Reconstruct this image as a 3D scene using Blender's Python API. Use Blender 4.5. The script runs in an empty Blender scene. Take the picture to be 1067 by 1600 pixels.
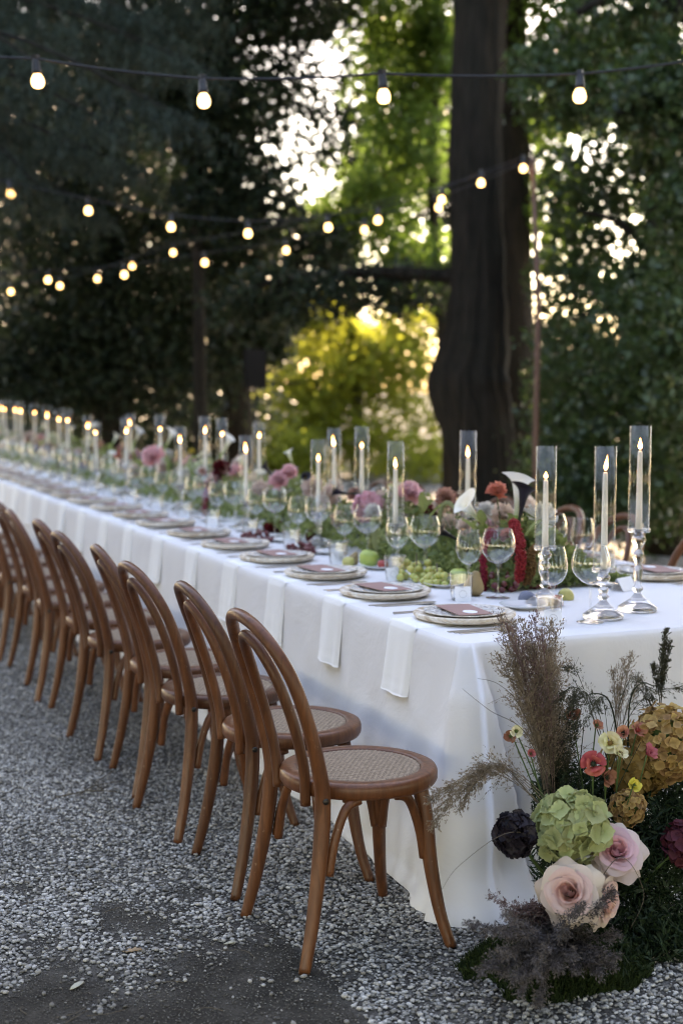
import bpy, math, random
import numpy as np
from mathutils import Vector, Matrix, Euler

random.seed(7); RNG = np.random.default_rng(7)
SC = bpy.context.scene
COL = SC.collection
R = math.radians
PI = math.pi

# ------------------------------------------------------------------ camera
CAM_H = 1.475
PITCH = math.atan(189 / 2222)
YAW = math.atan(933 / math.hypot(2222, 189))
cd = bpy.data.cameras.new('camera'); cam = bpy.data.objects.new('camera', cd); COL.objects.link(cam)
cam.location = (0, 0, CAM_H)
cam.rotation_euler = (PI / 2 - PITCH, 0, -YAW)
cd.sensor_fit = 'VERTICAL'; cd.sensor_height = 36.0; cd.sensor_width = 36.0; cd.lens = 50.0
cd.clip_start = 0.05; cd.clip_end = 3000
cd.dof.use_dof = True; cd.dof.focus_distance = 3.9; cd.dof.aperture_fstop = 2.2; cd.dof.aperture_blades = 0
SC.camera = cam

# ------------------------------------------------------------------ sky, sun, exposure
SUN_ELEV = R(36); SUN_AZ = YAW + R(8)        # azimuth clockwise from +Y: low sun beyond the trees
world = bpy.data.worlds.new('World'); SC.world = world; world.use_nodes = True
wn = world.node_tree; wn.nodes.clear()
wo = wn.nodes.new('ShaderNodeOutputWorld'); wb = wn.nodes.new('ShaderNodeBackground'); ws = wn.nodes.new('ShaderNodeTexSky')
ws.sky_type = 'NISHITA'; ws.sun_disc = False; ws.sun_elevation = SUN_ELEV; ws.sun_rotation = SUN_AZ
ws.air_density = 1.2; ws.dust_density = 1.0; ws.ozone_density = 1.0; ws.altitude = 100
wb.inputs['Strength'].default_value = 0.12
wn.links.new(ws.outputs[0], wb.inputs['Color']); wn.links.new(wb.outputs[0], wo.inputs['Surface'])
sd = bpy.data.lights.new('sun', 'SUN'); sd.energy = 4.6; sd.angle = R(0.5); sd.color = (1.0, 0.86, 0.66)
sun = bpy.data.objects.new('sun', sd); COL.objects.link(sun)
_sdir = Vector((math.sin(SUN_AZ) * math.cos(SUN_ELEV), math.cos(SUN_AZ) * math.cos(SUN_ELEV), math.sin(SUN_ELEV)))
sun.rotation_euler = _sdir.to_track_quat('Z', 'Y').to_euler(); sun.location = (0, 0, 30)
SC.view_settings.view_transform = 'Standard'; SC.view_settings.look = 'None'
SC.view_settings.exposure = 3.0; SC.view_settings.gamma = 1.0; SC.view_settings.use_curve_mapping = False
SC.view_settings.use_white_balance = True; SC.view_settings.white_balance_temperature = 8300; SC.view_settings.white_balance_tint = 19
SC.render.engine = 'CYCLES'
cy = SC.cycles
cy.use_denoising = True
cy.max_bounces = 10; cy.diffuse_bounces = 3; cy.glossy_bounces = 4; cy.transmission_bounces = 8; cy.transparent_max_bounces = 32
cy.caustics_reflective = False; cy.caustics_refractive = False
cy.sample_clamp_indirect = 6.0; cy.filter_width = 1.05

# ------------------------------------------------------------------ places: where a line of sight meets a plane of the site
_F = 2222.0
_fwd = Vector((math.sin(YAW) * math.cos(PITCH), math.cos(YAW) * math.cos(PITCH), -math.sin(PITCH)))
_right = Vector((math.cos(YAW), -math.sin(YAW), 0)); _up = _right.cross(_fwd)
_C = Vector((0, 0, CAM_H))
def _ray(x, y): return _fwd * _F + _right * (x - 533.5) - _up * (y - 800.0)
def at_z(x, y, z): d = _ray(x, y); return _C + d * ((z - CAM_H) / d.z)
def at_x(x, y, X): d = _ray(x, y); return _C + d * (X / d.x)
def at_y(x, y, Y): d = _ray(x, y); return _C + d * (Y / d.y)
def at_d(x, y, D): return _C + _ray(x, y) * (D / _F)

ORD = ['first', 'second', 'third', 'fourth', 'fifth', 'sixth', 'seventh', 'eighth', 'ninth', 'tenth', 'eleventh', 'twelfth',
       'thirteenth', 'fourteenth', 'fifteenth', 'sixteenth', 'seventeenth', 'eighteenth', 'nineteenth', 'twentieth',
       'twenty-first', 'twenty-second', 'twenty-third', 'twenty-fourth', 'twenty-fifth', 'twenty-sixth', 'twenty-seventh',
       'twenty-eighth', 'twenty-ninth', 'thirtieth', 'thirty-first', 'thirty-second', 'thirty-third', 'thirty-fourth']

# ------------------------------------------------------------------ mesh helpers
def cr(pts, n=6, closed=False):
    """Catmull-Rom through the points (any dimension)."""
    P = np.array(pts, float); m = len(P); out = []
    rng = range(m) if closed else range(m - 1)
    for i in rng:
        if closed: a, b, c, d = P[(i - 1) % m], P[i], P[(i + 1) % m], P[(i + 2) % m]
        else: a, b, c, d = P[max(i - 1, 0)], P[i], P[i + 1], P[min(i + 2, m - 1)]
        for k in range(n):
            t = k / n
            out.append(.5 * (2 * b + (c - a) * t + (2 * a - 5 * b + 4 * c - d) * t * t + (3 * b - a - 3 * c + d) * t ** 3))
    if not closed: out.append(P[-1])
    return np.array(out)

class MB:
    def __init__(s): s.v = []; s.f = []; s.n = 0
    def add(s, verts, faces):
        o = s.n; verts = np.asarray(verts, float).reshape(-1, 3); s.v.append(verts); s.n += len(verts)
        s.f.extend([tuple(i + o for i in f) for f in faces]); return s
    def tube(s, pts, rad, n=8, closed=False, flat=1.0, cap=True):
        P = np.array(pts, float); m = len(P)
        rad = np.full(m, rad) if np.isscalar(rad) else np.array(rad, float)
        T = (np.roll(P, -1, 0) - np.roll(P, 1, 0)) if closed else np.gradient(P, axis=0)
        T /= np.linalg.norm(T, axis=1)[:, None] + 1e-12
        ref = np.array([0, 0, 1.]) if abs(T[0][2]) < .9 else np.array([1., 0, 0])
        nrm = np.cross(T[0], ref); nrm /= np.linalg.norm(nrm); V = []
        a = np.linspace(0, 2 * PI, n, endpoint=False); ca, sa = np.cos(a), np.sin(a)
        for i in range(m):
            nrm = nrm - T[i] * (nrm @ T[i]); nrm /= np.linalg.norm(nrm) + 1e-12
            bi = np.cross(T[i], nrm)
            V.append(P[i] + rad[i] * (ca[:, None] * nrm + flat * sa[:, None] * bi))
        V = np.concatenate(V); F = []
        for i in range(m if closed else m - 1):
            j = (i + 1) % m
            for k in range(n):
                l = (k + 1) % n; F.append((i * n + k, i * n + l, j * n + l, j * n + k))
        if cap and not closed:
            F.append(tuple(range(n - 1, -1, -1))); F.append(tuple((m - 1) * n + k for k in range(n)))
        return s.add(V, F)
    def lathe(s, prof, n=24, closed=False):
        """profile of (r, z); points with r == 0 become poles"""
        V = []; rows = []
        for r, z in prof:
            if r <= 1e-9: rows.append([len(V)] * n); V.append((0, 0, z))
            else:
                rows.append(list(range(len(V), len(V) + n)))
                V += [(r * math.cos(2 * PI * k / n), r * math.sin(2 * PI * k / n), z) for k in range(n)]
        F = []; m = len(rows)
        for i in range(m if closed else m - 1):
            a, b = rows[i], rows[(i + 1) % m]
            for k in range(n):
                l = (k + 1) % n; q = [a[k], a[l], b[l], b[k]]; q2 = []
                for x in q:
                    if x not in q2: q2.append(x)
                if len(q2) >= 3: F.append(tuple(q2))
        return s.add(V, F)
    def grid(s, fn, nu, nv, wrap=False):
        V = [fn(i / (nu - (0 if wrap else 1)), j / (nv - 1)) for j in range(nv) for i in range(nu)]; F = []
        for j in range(nv - 1):
            for i in range(nu if wrap else nu - 1):
                k = (i + 1) % nu; F.append((j * nu + i, j * nu + k, (j + 1) * nu + k, (j + 1) * nu + i))
        return s.add(V, F)
    def box(s, lo, hi):
        x0, y0, z0 = lo; x1, y1, z1 = hi
        V = [(x0, y0, z0), (x1, y0, z0), (x1, y1, z0), (x0, y1, z0), (x0, y0, z1), (x1, y0, z1), (x1, y1, z1), (x0, y1, z1)]
        return s.add(V, [(0, 3, 2, 1), (4, 5, 6, 7), (0, 1, 5, 4), (1, 2, 6, 5), (2, 3, 7, 6), (3, 0, 4, 7)])
    def ball(s, c, r, nu=10, nv=7, sc=(1, 1, 1)):
        pr = [(r * math.sin(PI * i / (nv - 1)), -r * math.cos(PI * i / (nv - 1))) for i in range(nv)]
        pr[0] = (0, -r); pr[-1] = (0, r); t = MB().lathe(pr, nu)
        return s.add(t.v[0] * np.array(sc) + np.array(c), t.f)
    def xf(s, M):
        M = np.array(M); s.v = [v @ M[:3, :3].T + M[:3, 3] for v in s.v]; return s
    def join(s, o):
        if o.v: s.add(np.concatenate(o.v), o.f)
        return s
    def mesh(s, name, smooth=True):
        me = bpy.data.meshes.new(name); me.from_pydata(np.concatenate(s.v).tolist(), [], s.f)
        if smooth: me.polygons.foreach_set('use_smooth', np.ones(len(me.polygons), bool))
        me.update(); return me
    def build(s, name, mat, parent=None, smooth=True): return obj(name, s.mesh(name, smooth), mat, parent)

def fast_mesh(name, V, k, smooth=False):
    """V: (n faces, k corners, 3): one mesh of loose k-gons"""
    V = np.ascontiguousarray(V, np.float32); n = len(V)
    me = bpy.data.meshes.new(name)
    me.vertices.add(n * k); me.vertices.foreach_set('co', V.ravel())
    me.loops.add(n * k); me.loops.foreach_set('vertex_index', np.arange(n * k, dtype=np.int32))
    me.polygons.add(n); me.polygons.foreach_set('loop_start', np.arange(0, n * k, k, dtype=np.int32))
    if smooth: me.polygons.foreach_set('use_smooth', np.ones(n, bool))
    me.update(calc_edges=True); return me
def fast_inst(name, tv, tf, Ms, locs, rnd=None, smooth=True):
    """one mesh of many transformed copies of a small template; Ms (n,3,3), locs (n,3)"""
    n = len(locs); m = len(tv); tv = np.array(tv, float); tf = np.array(tf, np.int32); k = tf.shape[1]
    V = np.einsum('nij,mj->nmi', Ms, tv) + np.asarray(locs)[:, None, :]
    F = (tf[None] + (np.arange(n) * m)[:, None, None]).reshape(-1, k).astype(np.int32)
    me = bpy.data.meshes.new(name)
    me.vertices.add(n * m); me.vertices.foreach_set('co', np.ascontiguousarray(V, np.float32).ravel())
    me.loops.add(F.size); me.loops.foreach_set('vertex_index', F.ravel())
    me.polygons.add(len(F)); me.polygons.foreach_set('loop_start', np.arange(0, F.size, k, dtype=np.int32))
    if smooth: me.polygons.foreach_set('use_smooth', np.ones(len(F), bool))
    if rnd is not None:
        at = me.attributes.new('rnd', 'FLOAT', 'POINT'); at.data.foreach_set('value', np.repeat(np.asarray(rnd, np.float32), m))
    me.update(calc_edges=True); return me

def rand_rot(n, rng=RNG):
    q = rng.normal(size=(n, 4)); q /= np.linalg.norm(q, axis=1)[:, None]; w, x, y, z = q.T
    return np.stack([np.stack([1 - 2 * (y * y + z * z), 2 * (x * y - z * w), 2 * (x * z + y * w)], -1),
                     np.stack([2 * (x * y + z * w), 1 - 2 * (x * x + z * z), 2 * (y * z - x * w)], -1),
                     np.stack([2 * (x * z - y * w), 2 * (y * z + x * w), 1 - 2 * (x * x + y * y)], -1)], 1)

_KIDS = {}
def obj(name, me, mat, parent=None):
    o = bpy.data.objects.new(name, me); COL.objects.link(o)
    if me is not None and mat is not None and len(me.materials) == 0: me.materials.append(mat)
    if parent is not None: o.parent = parent; _KIDS.setdefault(parent.name, []).append(o)
    return o
def tag(o, label, cat=None, group=None, kind=None):
    o['label'] = label
    if cat: o['category'] = cat
    if group: o['group'] = group
    if kind: o['kind'] = kind
    return o
def empty(name, loc=(0, 0, 0), rz=0):
    o = bpy.data.objects.new(name, None); COL.objects.link(o); o.location = loc; o.rotation_euler = (0, 0, rz); o.empty_display_size = .05; return o
def copy_tree(o, parent=None):
    c = o.copy(); COL.objects.link(c)
    if parent is not None: c.parent = parent; _KIDS.setdefault(parent.name, []).append(c)
    for ch in list(_KIDS.get(o.name, [])): copy_tree(ch, c)
    return c
def aim(o, loc, d, roll=0.0, sc=1.0):
    """put o at loc with its local +Z along d"""
    q = Vector(d).to_track_quat('Z', 'Y') @ Euler((0, 0, roll)).to_quaternion()
    o.location = loc; o.rotation_euler = q.to_euler(); o.scale = (sc, sc, sc); return o
# ------------------------------------------------------------------ materials
class NT:
    def __init__(s, name):
        s.m = bpy.data.materials.new(name); s.m.use_nodes = True; s.t = s.m.node_tree; s.t.nodes.clear()
        s.out = s.t.nodes.new('ShaderNodeOutputMaterial')
    def n(s, typ, **kw):
        nd = s.t.nodes.new('ShaderNode' + typ)
        for k, v in kw.items():
            if k in ('op', 'operation'): nd.operation = v
            elif hasattr(nd, k) and k not in nd.inputs: setattr(nd, k, v)
            else: nd.inputs[k].default_value = v
        return nd
    def l(s, a, b): s.t.links.new(a, b)
    def surf(s, sh): s.l(sh, s.out.inputs['Surface'])
    def ramp(s, fac, stops):
        r = s.n('ValToRGB'); el = r.color_ramp.elements
        while len(el) < len(stops): el.new(.5)
        for e, (p, c) in zip(el, stops): e.position = p; e.color = (*c, 1) if len(c) == 3 else c
        s.l(fac, r.inputs['Fac']); return r.outputs['Color']
    def coord(s, kind='Object', scale=(1, 1, 1)):
        tc = s.n('TexCoord'); mp = s.n('Mapping'); mp.inputs['Scale'].default_value = scale
        s.l(tc.outputs[kind], mp.inputs['Vector']); return mp.outputs['Vector']
    def noise(s, vec, scale, detail=4, rough=.55, dist=0.0):
        t = s.n('TexNoise'); t.inputs['Scale'].default_value = scale; t.inputs['Detail'].default_value = detail
        t.inputs['Roughness'].default_value = rough; t.inputs['Distortion'].default_value = dist
        if vec is not None: s.l(vec, t.inputs['Vector'])
        return t.outputs['Fac']
    def mix(s, fac, a, b, typ='MIX'):
        m = s.n('Mix'); m.data_type = 'RGBA'; m.blend_type = typ
        for sock, v in ((m.inputs[0], fac), (m.inputs[6], a), (m.inputs[7], b)):
            if isinstance(v, (int, float)): sock.default_value = v
            elif isinstance(v, tuple): sock.default_value = (*v, 1) if len(v) == 3 else v
            else: s.l(v, sock)
        return m.outputs[2]
    def math(s, op, a, b=0.0, clamp=False):
        m = s.n('Math'); m.operation = op; m.use_clamp = clamp
        for i, v in enumerate((a, b)):
            if isinstance(v, (int, float)): m.inputs[i].default_value = v
            else: s.l(v, m.inputs[i])
        return m.outputs[0]
    def bump(s, h, strength=.3, dist=.01):
        b = s.n('Bump'); b.inputs['Strength'].default_value = strength; b.inputs['Distance'].default_value = dist
        s.l(h, b.inputs['Height']); return b.outputs['Normal']
    def bsdf(s, col, rough=.5, spec=.5, normal=None, **kw):
        p = s.n('BsdfPrincipled')
        for sock, v in (('Base Color', col), ('Roughness', rough), ('Specular IOR Level', spec)):
            if isinstance(v, (int, float)): p.inputs[sock].default_value = v
            elif isinstance(v, tuple): p.inputs[sock].default_value = (*v, 1)
            else: s.l(v, p.inputs[sock])
        for k, v in kw.items(): p.inputs[k.replace('_', ' ')].default_value = v
        if normal is not None: s.l(normal, p.inputs['Normal'])
        return p.outputs[0]

MAT = {}
def mat_wood():
    t = NT('bentwood'); v = t.coord('Object', (1, 1, .12))
    g = t.noise(v, 60, 5, .6, .6); big = t.noise(t.coord('Object'), 5, 3)
    info = t.n('ObjectInfo')
    c = t.ramp(g, [(.25, (.055, .017, .006)), (.5, (.115, .038, .0125)), (.75, (.20, .072, .025))])
    c = t.mix(t.math('MULTIPLY', big, .55), c, (.19, .07, .026), 'MULTIPLY') if False else t.mix(t.math('MULTIPLY', big, .45), c, (.10, .036, .015))
    hs = t.n('HueSaturation'); t.l(c, hs.inputs['Color']); t.l(t.math('ADD', t.math('MULTIPLY', info.outputs['Random'], .45), .78), hs.inputs['Value']); c = hs.outputs[0]
    sc = t.ramp(t.noise(t.coord('Object', (1, 1, .6)), 55, 6, .7), [(.65, (0, 0, 0)), (.70, (1, 1, 1))])
    c = t.mix(t.math('MULTIPLY', sc, .4), c, (.42, .29, .20))
    rg = t.math('ADD', t.math('MULTIPLY', big, .25), .27)
    t.surf(t.bsdf(c, rg, .45, t.bump(g, .12, .004))); return t.m
def mat_weave():
    t = NT('woven_cane'); v = t.coord('Object', (1, 1, 1))
    n1 = t.noise(v, 90, 3); n2 = t.noise(v, 420, 2)
    c = t.ramp(n1, [(.3, (.22, .155, .10)), (.7, (.40, .30, .21))])
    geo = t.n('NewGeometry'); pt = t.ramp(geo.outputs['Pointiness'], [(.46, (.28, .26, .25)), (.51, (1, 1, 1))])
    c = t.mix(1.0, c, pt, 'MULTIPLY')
    t.surf(t.bsdf(c, .62, .3, t.bump(n2, .2, .002))); return t.m
def mat_cloth(name, col, wr=.25):
    t = NT(name); v = t.coord('Object')
    wv = t.noise(v, 900, 1); big = t.noise(v, 4.5, 5, .55, .5)
    h = t.math('ADD', t.math('MULTIPLY', wv, .02), big)
    c = t.mix(t.math('MULTIPLY', t.noise(v, 2.3, 3), .5), col, tuple(x * y for x, y in zip(col, (.93, .93, .95))))
    p = t.n('BsdfPrincipled'); t.l(c, p.inputs['Base Color']); p.inputs['Roughness'].default_value = .85
    p.inputs['Specular IOR Level'].default_value = .15; p.inputs['Sheen Weight'].default_value = .15
    t.l(t.bump(h, wr, .03), p.inputs['Normal']); t.surf(p.outputs[0]); return t.m
def mat_glass(name, tint=(1, 1, 1), boost=1.0, rough=0.0):
    t = NT(name); lw = t.n('LayerWeight'); lw.inputs['Blend'].default_value = .5
    fr = t.math('ADD', t.math('MULTIPLY', t.math('POWER', lw.outputs['Facing'], 5.0), .96), .04)   # Schlick, the same from both sides of the wall
    tr = t.n('BsdfTransparent'); tr.inputs['Color'].default_value = (*tint, 1)
    gl = t.n('BsdfGlossy'); gl.inputs['Roughness'].default_value = rough
    mx = t.n('MixShader'); t.l(t.math('MULTIPLY', fr, boost, True), mx.inputs[0]); t.l(tr.outputs[0], mx.inputs[1]); t.l(gl.outputs[0], mx.inputs[2])
    t.surf(mx.outputs[0]); return t.m
def mat_crystal():
    t = NT('crystal_glass')
    p = t.n('BsdfPrincipled'); p.inputs['Base Color'].default_value = (.97, .96, .95, 1); p.inputs['Roughness'].default_value = .04
    p.inputs['Transmission Weight'].default_value = 1.0; p.inputs['IOR'].default_value = 1.46
    tr = t.n('BsdfTransparent'); tr.inputs['Color'].default_value = (.93, .92, .92, 1)
    mx = t.n('MixShader'); mx.inputs[0].default_value = .42; t.l(p.outputs[0], mx.inputs[1]); t.l(tr.outputs[0], mx.inputs[2])
    t.surf(mx.outputs[0]); return t.m
def mat_plain(name, col, rough=.5, spec=.4, var=.15, scale=40, bump=.1, dist=.004, **kw):
    t = NT(name); v = t.coord('Object'); n = t.noise(v, scale, 4)
    c = t.mix(n, tuple(x * (1 - var) for x in col), tuple(min(1, x * (1 + var)) for x in col))
    t.surf(t.bsdf(c, rough, spec, t.bump(n, bump, dist), **kw)); return t.m
def mat_petal(name, a, b, axis_scale=1.0, trans=.35, rough=.6, zr=(0, .06), rnd=.2, edge=None):
    """petals: colour runs from a (at the base) to b (at the rim), a little light passes through"""
    t = NT(name); tc = t.n('TexCoord'); sp = t.n('SeparateXYZ'); t.l(tc.outputs['Object'], sp.inputs[0])
    mr = t.n('MapRange'); mr.inputs[1].default_value = zr[0]; mr.inputs[2].default_value = zr[1]; t.l(sp.outputs[2], mr.inputs[0])
    info = t.n('ObjectInfo'); n = t.noise(tc.outputs['Object'], 60, 3)
    c = t.mix(t.math('ADD', mr.outputs[0], t.math('MULTIPLY', t.math('SUBTRACT', n, .5), .5), True), a, b)
    hs = t.n('HueSaturation'); t.l(c, hs.inputs['Color'])
    t.l(t.math('ADD', t.math('MULTIPLY', info.outputs['Random'], rnd), 1 - rnd * .5), hs.inputs['Value'])
    t.l(t.math('ADD', t.math('MULTIPLY', info.outputs['Random'], .03), .485), hs.inputs['Hue']); c = hs.outputs[0]
    p = t.n('BsdfPrincipled'); t.l(c, p.inputs['Base Color']); p.inputs['Roughness'].default_value = rough; p.inputs['Specular IOR Level'].default_value = .2
    t.l(t.bump(n, .15, .003), p.inputs['Normal'])
    tl = t.n('BsdfTranslucent'); t.l(c, tl.inputs['Color'])
    mx = t.n('MixShader'); mx.inputs[0].default_value = trans; t.l(p.outputs[0], mx.inputs[1]); t.l(tl.outputs[0], mx.inputs[2]); t.surf(mx.outputs[0]); return t.m
def mat_leaf(name, dark, light, trans=.4, rough=.5, scale=1.2, tcol=None, spec=.25):
    t = NT(name); geo = t.n('NewGeometry'); n = t.noise(t.coord('Object'), scale, 4, .6)
    f = t.math('ADD', t.math('MULTIPLY', n, .6), t.math('MULTIPLY', geo.outputs['Random Per Island'], .4))
    c = t.ramp(f, [(.25, dark), (.75, light)])
    p = t.n('BsdfPrincipled'); t.l(c, p.inputs['Base Color']); p.inputs['Roughness'].default_value = rough; p.inputs['Specular IOR Level'].default_value = spec
    tl = t.n('BsdfTranslucent')
    if tcol: t.l(t.mix(.75, c, tcol), tl.inputs['Color'])
    else: t.l(c, tl.inputs['Color'])
    mx = t.n('MixShader'); mx.inputs[0].default_value = trans; t.l(p.outputs[0], mx.inputs[1]); t.l(tl.outputs[0], mx.inputs[2]); t.surf(mx.outputs[0]); return t.m
def mat_bark(name, a, b):
    t = NT(name); v = t.coord('Object', (1, 1, .18)); n = t.noise(v, 16, 6, .65, .5); w = t.noise(t.coord('Object'), 3, 3)
    c = t.ramp(n, [(.3, a), (.7, b)]); c = t.mix(t.math('MULTIPLY', w, .5), c, (.026, .028, .018))
    t.surf(t.bsdf(c, .9, .15, t.bump(n, .9, .06))); return t.m
def mat_emit(name, col, s):
    t = NT(name); e = t.n('Emission'); e.inputs['Color'].default_value = (*col, 1); e.inputs['Strength'].default_value = s; t.surf(e.outputs[0]); return t.m
def mat_flame():
    t = NT('candle_flame'); tc = t.n('TexCoord'); sp = t.n('SeparateXYZ'); t.l(tc.outputs['Object'], sp.inputs[0])
    mr = t.n('MapRange'); mr.inputs[1].default_value = 0; mr.inputs[2].default_value = .035; t.l(sp.outputs[2], mr.inputs[0])
    c = t.ramp(mr.outputs[0], [(0, (1, .35, .10)), (.35, (1, .66, .30)), (.8, (1, .42, .10))])
    e = t.n('Emission'); t.l(c, e.inputs['Color']); e.inputs['Strength'].default_value = 4.5; t.surf(e.outputs[0]); return t.m
def mat_pebble():
    t = NT('pebbles'); a = t.n('Attribute', attribute_name='rnd')
    c = t.ramp(a.outputs['Fac'], [(0, (.10, .092, .08)), (.3, (.26, .245, .22)), (.65, (.47, .445, .405)), (1, (.76, .73, .68))])
    n = t.noise(t.coord('Object'), 180, 3); c = t.mix(t.math('MULTIPLY', n, .35), c, (.12, .11, .095))
    t.surf(t.bsdf(c, .85, .2, t.bump(n, .2, .003))); return t.m
def mat_ground():
    t = NT('gravelly_soil'); v = t.coord('Object')
    fine = t.noise(v, 140, 5, .7); mid = t.noise(v, 9, 5, .6); big = t.noise(v, 1.1, 4, .6, .3)
    vo = t.n('TexVoronoi'); vo.inputs['Scale'].default_value = 75; t.l(v, vo.inputs['Vector'])
    st = t.ramp(vo.outputs['Color'], [(.2, (.12, .11, .10)), (.55, (.34, .32, .29)), (.9, (.60, .57, .53))])
    soil = t.ramp(t.math('ADD', t.math('MULTIPLY', fine, .5), t.math('MULTIPLY', mid, .5)), [(.32, (.022, .019, .015)), (.5, (.056, .049, .039)), (.66, (.12, .107, .088))])
    at = t.n('Attribute', attribute_name='soil')
    far = t.n('Attribute', attribute_name='far')
    m = t.math('MULTIPLY', far.outputs['Fac'], t.math('SUBTRACT', 1.0, at.outputs['Fac']))
    c = t.mix(m, soil, st)
    h = t.math('ADD', t.math('MULTIPLY', fine, .5), t.math('MULTIPLY', t.math('SUBTRACT', 1, vo.outputs['Distance']), m))
    t.surf(t.bsdf(c, .92, .15, t.bump(h, .9, .02))); return t.m
def mat_charger():
    t = NT('whitewashed_wood'); v = t.coord('Object', (1, .25, 1)); n = t.noise(v, 38, 5, .65, .8)
    c = t.ramp(n, [(.32, (.40, .28, .18)), (.45, (.62, .52, .40)), (.62, (.80, .74, .65))])
    t.surf(t.bsdf(c, .7, .25, t.bump(n, .35, .006))); return t.m
def mat_embossed():
    t = NT('embossed_glaze'); v = t.coord('Object')
    w = t.n('TexVoronoi'); w.inputs['Scale'].default_value = 46; w.feature = 'SMOOTH_F1'; t.l(v, w.inputs['Vector'])
    wv = t.n('TexWave'); wv.wave_type = 'RINGS'; wv.rings_direction = 'Z'; wv.inputs['Scale'].default_value = 13; wv.inputs['Distortion'].default_value = 9; wv.inputs['Detail Scale'].default_value = 2.5; t.l(v, wv.inputs['Vector'])
    h = t.math('ADD', w.outputs['Distance'], t.math('MULTIPLY', wv.outputs['Fac'], .5))
    c = t.ramp(wv.outputs['Fac'], [(.2, (.62, .58, .53)), (.8, (.82, .80, .77))])
    t.surf(t.bsdf(c, .18, .6, t.bump(h, .8, .012))); return t.m

MAT['wood'] = mat_wood(); MAT['weave'] = mat_weave()
MAT['tablecloth'] = mat_cloth('white_linen', (.77, .76, .765), .26); MAT['napkin'] = mat_cloth('white_napkin_linen', (.90, .90, .895), .10)
MAT['glass'] = mat_glass('thin_clear_glass', (.992, .995, .995), 2.5, .0); MAT['tube'] = mat_glass('chimney_glass', (.995, .988, .955), .75, .0)
MAT['crystal'] = mat_crystal()
MAT['steel'] = mat_plain('brushed_steel', (.62, .60, .57), .28, .5, .05, 60, .05, .002, Metallic=1.0)
MAT['iron'] = mat_plain('dark_bolt_metal', (.05, .045, .04), .4, .5, .2, 80, .1, .002, Metallic=.8)
MAT['charger'] = mat_charger(); MAT['emboss'] = mat_embossed()
MAT['menu'] = mat_plain('mauve_card', (.36, .225, .20), .8, .15, .06, 200, .05, .001)
MAT['card'] = mat_plain('white_card', (.80, .81, .84), .75, .2, .03, 200, .04, .001)
MAT['porcelain'] = mat_plain('white_porcelain', (.80, .80, .80), .12, .55, .02, 20, .01, .001)
MAT['wax'] = mat_plain('white_wax', (.93, .90, .88), .45, .4, .03, 90, .08, .002)
MAT['wick'] = mat_plain('charred_wick', (.03, .02, .015), .9, .1)
MAT['flame'] = mat_flame(); MAT['bulb'] = mat_emit('lit_bulb', (1.0, .64, .27), 1.3)
MAT['rubber'] = mat_plain('black_cable', (.022, .022, .024), .5, .35); MAT['socket'] = mat_plain('black_socket', (.035, .032, .03), .45, .4)
MAT['rust'] = mat_plain('rusty_steel_post', (.16, .085, .06), .65, .3, .35, 25, .15)
MAT['black'] = mat_plain('black_box_paint', (.006, .006, .0065), .6, .3)
MAT['pebble'] = mat_pebble(); MAT['ground'] = mat_ground()
MAT['trestle'] = mat_plain('plywood', (.42, .30, .18), .7, .2)
MAT['bark'] = mat_bark('dark_bark', (.009, .007, .006), (.040, .030, .023)); MAT['bark_brown'] = mat_bark('brown_bark', (.03, .022, .017), (.11, .085, .065))
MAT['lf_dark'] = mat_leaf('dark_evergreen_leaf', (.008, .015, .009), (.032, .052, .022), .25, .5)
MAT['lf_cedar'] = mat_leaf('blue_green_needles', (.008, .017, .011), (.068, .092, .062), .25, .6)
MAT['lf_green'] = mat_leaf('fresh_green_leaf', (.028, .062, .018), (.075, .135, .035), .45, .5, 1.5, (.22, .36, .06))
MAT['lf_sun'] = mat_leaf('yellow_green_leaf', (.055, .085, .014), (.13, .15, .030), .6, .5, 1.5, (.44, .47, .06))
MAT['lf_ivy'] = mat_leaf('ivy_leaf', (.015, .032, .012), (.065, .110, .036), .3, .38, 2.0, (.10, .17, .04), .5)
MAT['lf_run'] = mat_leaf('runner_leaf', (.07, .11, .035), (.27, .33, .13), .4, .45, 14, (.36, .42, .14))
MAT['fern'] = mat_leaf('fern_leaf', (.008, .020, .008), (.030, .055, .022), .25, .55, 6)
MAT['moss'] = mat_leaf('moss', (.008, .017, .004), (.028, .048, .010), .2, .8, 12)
MAT['stem'] = mat_plain('green_stem', (.07, .12, .035), .5, .3, .2, 40)
MAT['stem_light'] = mat_plain('pale_green_stem', (.22, .34, .08), .45, .35, .15, 40)
MAT['stem_dark'] = mat_plain('dark_stem', (.02, .028, .014), .6, .2)
MAT['grass_tan'] = mat_leaf('tan_grass_plume', (.12, .092, .064), (.36, .29, .21), .35, .7, 9)
MAT['grass_mauve'] = mat_leaf('mauve_grass_plume', (.085, .052, .052), (.27, .18, .165), .3, .7, 9)
MAT['grass_grey'] = mat_leaf('grey_dried_spray', (.035, .030, .029), (.17, .148, .14), .2, .75, 12)
MAT['grass_dark'] = mat_leaf('dark_green_grass', (.022, .024, .014), (.085, .085, .048), .3, .6, 9)
MAT['twig'] = mat_plain('dry_twig', (.11, .09, .065), .8, .2, .3, 30); MAT['dry'] = mat_plain('dry_leaf', (.32, .22, .13), .75, .2, .25, 60)
MAT['dry_pale'] = mat_plain('pale_dry_leaf', (.46, .44, .34), .75, .2, .2, 60)
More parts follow.
